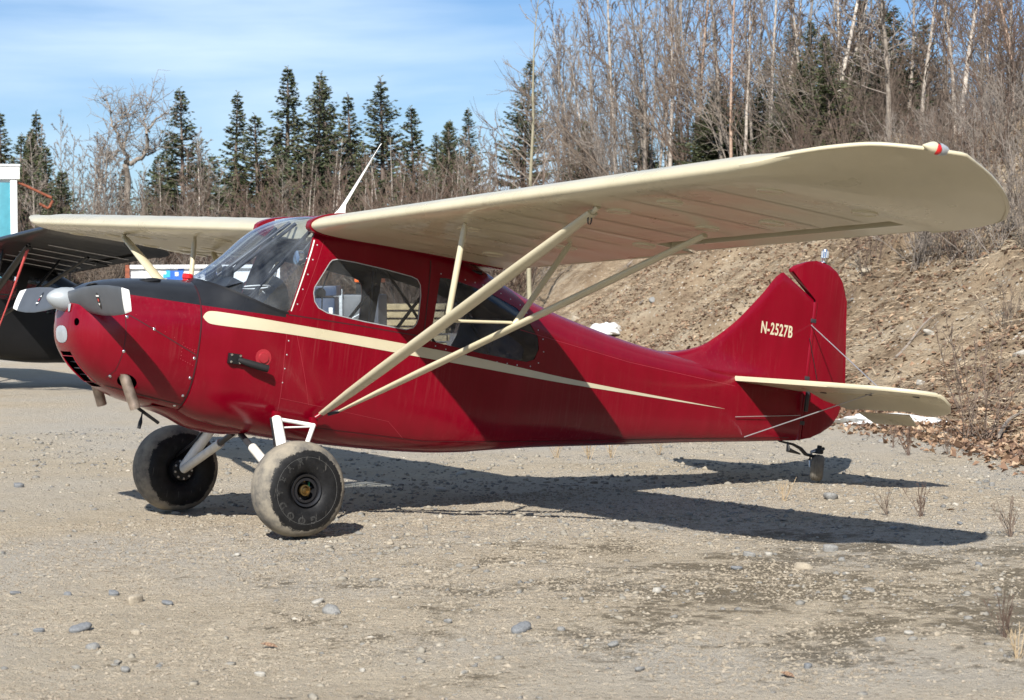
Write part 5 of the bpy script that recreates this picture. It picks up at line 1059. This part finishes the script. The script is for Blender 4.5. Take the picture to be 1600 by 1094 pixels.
STN = [(1298, 780, 13, 'g'), (1256, 890, 13, 't'), (1298, 862, 11, 'g'), (126, 986, 14, 'b'), (146, 1013, 11, 'g'), (211, 942, 14, 't'), (497, 943, 10, 'w'), (518, 959, 15, 'g'), (176, 930, 9, 'b'), (262, 946, 9, 'b'), (1026, 925, 9, 'w'), (1170, 870, 8, 'g'), (1150, 890, 8, 'b'), (1315, 877, 6, 'g'), (1200, 868, 6, 'w'), (815, 988, 15, 'b'), (878, 985, 7, 'g'), (1270, 992, 7, 't'), (1420, 992, 8, 'w'), (1465, 993, 8, 't'), (1262, 1043, 8, 'b'), (1000, 1050, 9, 'g'), (213, 992, 8, 't'), (405, 1058, 8, 'w'), (195, 1050, 9, 'g'), (370, 870, 6, 'w'), (28, 762, 8, 'b'), (24, 930, 7, 'b'), (105, 930, 7, 'b'), (60, 989, 7, 'b'), (690, 768, 8, 'w'), (720, 742, 7, 'w'), (566, 1050, 6, 'w'), (745, 1030, 5, 'w'), (610, 850, 6, 't'), (1435, 850, 8, 'w'), (1395, 828, 6, 'g'), (1340, 755, 7, 'w'), (1550, 760, 6, 'g'), (1500, 820, 6, 'b'), (1360, 925, 8, 'g'), (1530, 885, 6, 'b'), (958, 1012, 8, 'g'), (1090, 1000, 6, 't'), (1375, 1003, 9, 'g'), (700, 975, 7, 'g'), (330, 985, 6, 't'), (480, 893, 5, 'g')]
for i, (u, v, r, m_) in enumerate(STN):
    w = hit(u, v); D = float(np.dot(np.array(w)-CAM, _f)); sz = r/FPX*D; o = link(bpy.data.objects.new('stone', SM[m_, i % 6])); o.location = (w.x, w.y, hz(w.x, w.y)+sz*.25); o.scale = (sz, sz*random.uniform(.7, .95), sz*random.uniform(.6, .85)); o.rotation_euler = (random.uniform(-.2, .2), random.uniform(-.2, .2), random.uniform(0, 6))
    if i == 0: tag(o, 'largest grey stone, beside the tail wheel shadow', 'stone', 'loose stones on the gravel')
    else: tag(o, CLS[m_][1], 'stone', 'loose stones on the gravel')
for i, (u, v, r, m_) in enumerate(((1355, 425, 9, 't'), (1130, 590, 7, 'w'), (1440, 600, 9, 'w'), (1452, 522, 8, 'w'), (1330, 470, 6, 'g'), (1592, 555, 9, 'w'), (1380, 690, 7, 'g'), (1020, 470, 8, 'g'), (900, 500, 10, 't'), (1395, 640, 8, 'w'), (1555, 470, 7, 't'))):
    w = hit(u, v); D = float(np.dot(np.array(w)-CAM, _f)); sz = r/FPX*D; o = link(bpy.data.objects.new('stone', SM[m_, i % 6])); o.location = (w.x, w.y, hz(w.x, w.y)+sz*.1); o.scale = (sz, sz*.8, sz*.6); o.rotation_euler = (.3, -.3, i); tag(o, 'stone lodged in the face of the bank', 'stone', 'stones lodged in the bank')
# snow remnants
def snow(name, c, lx, ly, h_, rz, seed, label, mat='snow'):
    bm = bmesh.new(); bmesh.ops.create_icosphere(bm, subdivisions=5, radius=1)
    for v in bm.verts:
        q = v.co.copy(); n_ = float(fbm(np.array(q.x*2.2+seed), np.array(q.y*2.2+q.z*2), 4, seed)); q *= 1+.5*n_; v.co = (q.x*lx, q.y*ly, (max(q.z, -.2))*h_)
    o = mkbm(name, bm, mat, None); o.location = c; o.rotation_euler = (0, 0, rz); return tag(o, label, 'snow')
w = hit(1392, 662); snow('snow_patch', (w.x, w.y, hz(w.x, w.y)), .62, .3, .10, RZ, 3, 'patch of melting white snow at the foot of the bank')
w = hit(948, 520); snow('snow_patch', (w.x, w.y, hz(w.x, w.y)), .34, .3, .24, RZ, 8, 'dirty white snow lump on the bank above the turtledeck')
for i, (u, v) in enumerate(((30, 563), (60, 565), (84, 566), (112, 563))):
    w = hit(u, v); snow('snow_lump', (w.x, w.y, 0), .22+.05*(i % 2), .2, .20, i, 20+i, 'small melting snow lump under the black aircraft')['group'] = 'snow lumps under the black aircraft'
# fallen leaves singled out on the open ground
lf = bpy.data.meshes.new('leaf'); lf.from_pydata([(-1, 0, .1), (-.4, .35, .25), (.3, .4, .2), (1, .05, .05), (.3, -.3, .1), (-.4, -.35, .2), (0, 0, -.02)], [], [(0, 1, 6), (1, 2, 6), (2, 3, 6), (3, 4, 6), (4, 5, 6), (5, 0, 6)]); lf.materials.append(MATS['leaf'])
for u, v, sz in ((420, 1014, .045), (580, 800, .03), (1485, 800, .04), (1230, 1060, .04)):
    w = hit(u, v); o = link(bpy.data.objects.new('dead_leaf', lf)); o.location = (w.x, w.y, w.z+.012); o.scale = (sz,)*3; o.rotation_euler = (.1, .1, u); tag(o, 'single curled brown leaf on the open gravel', 'leaf', 'stray leaves on the gravel')
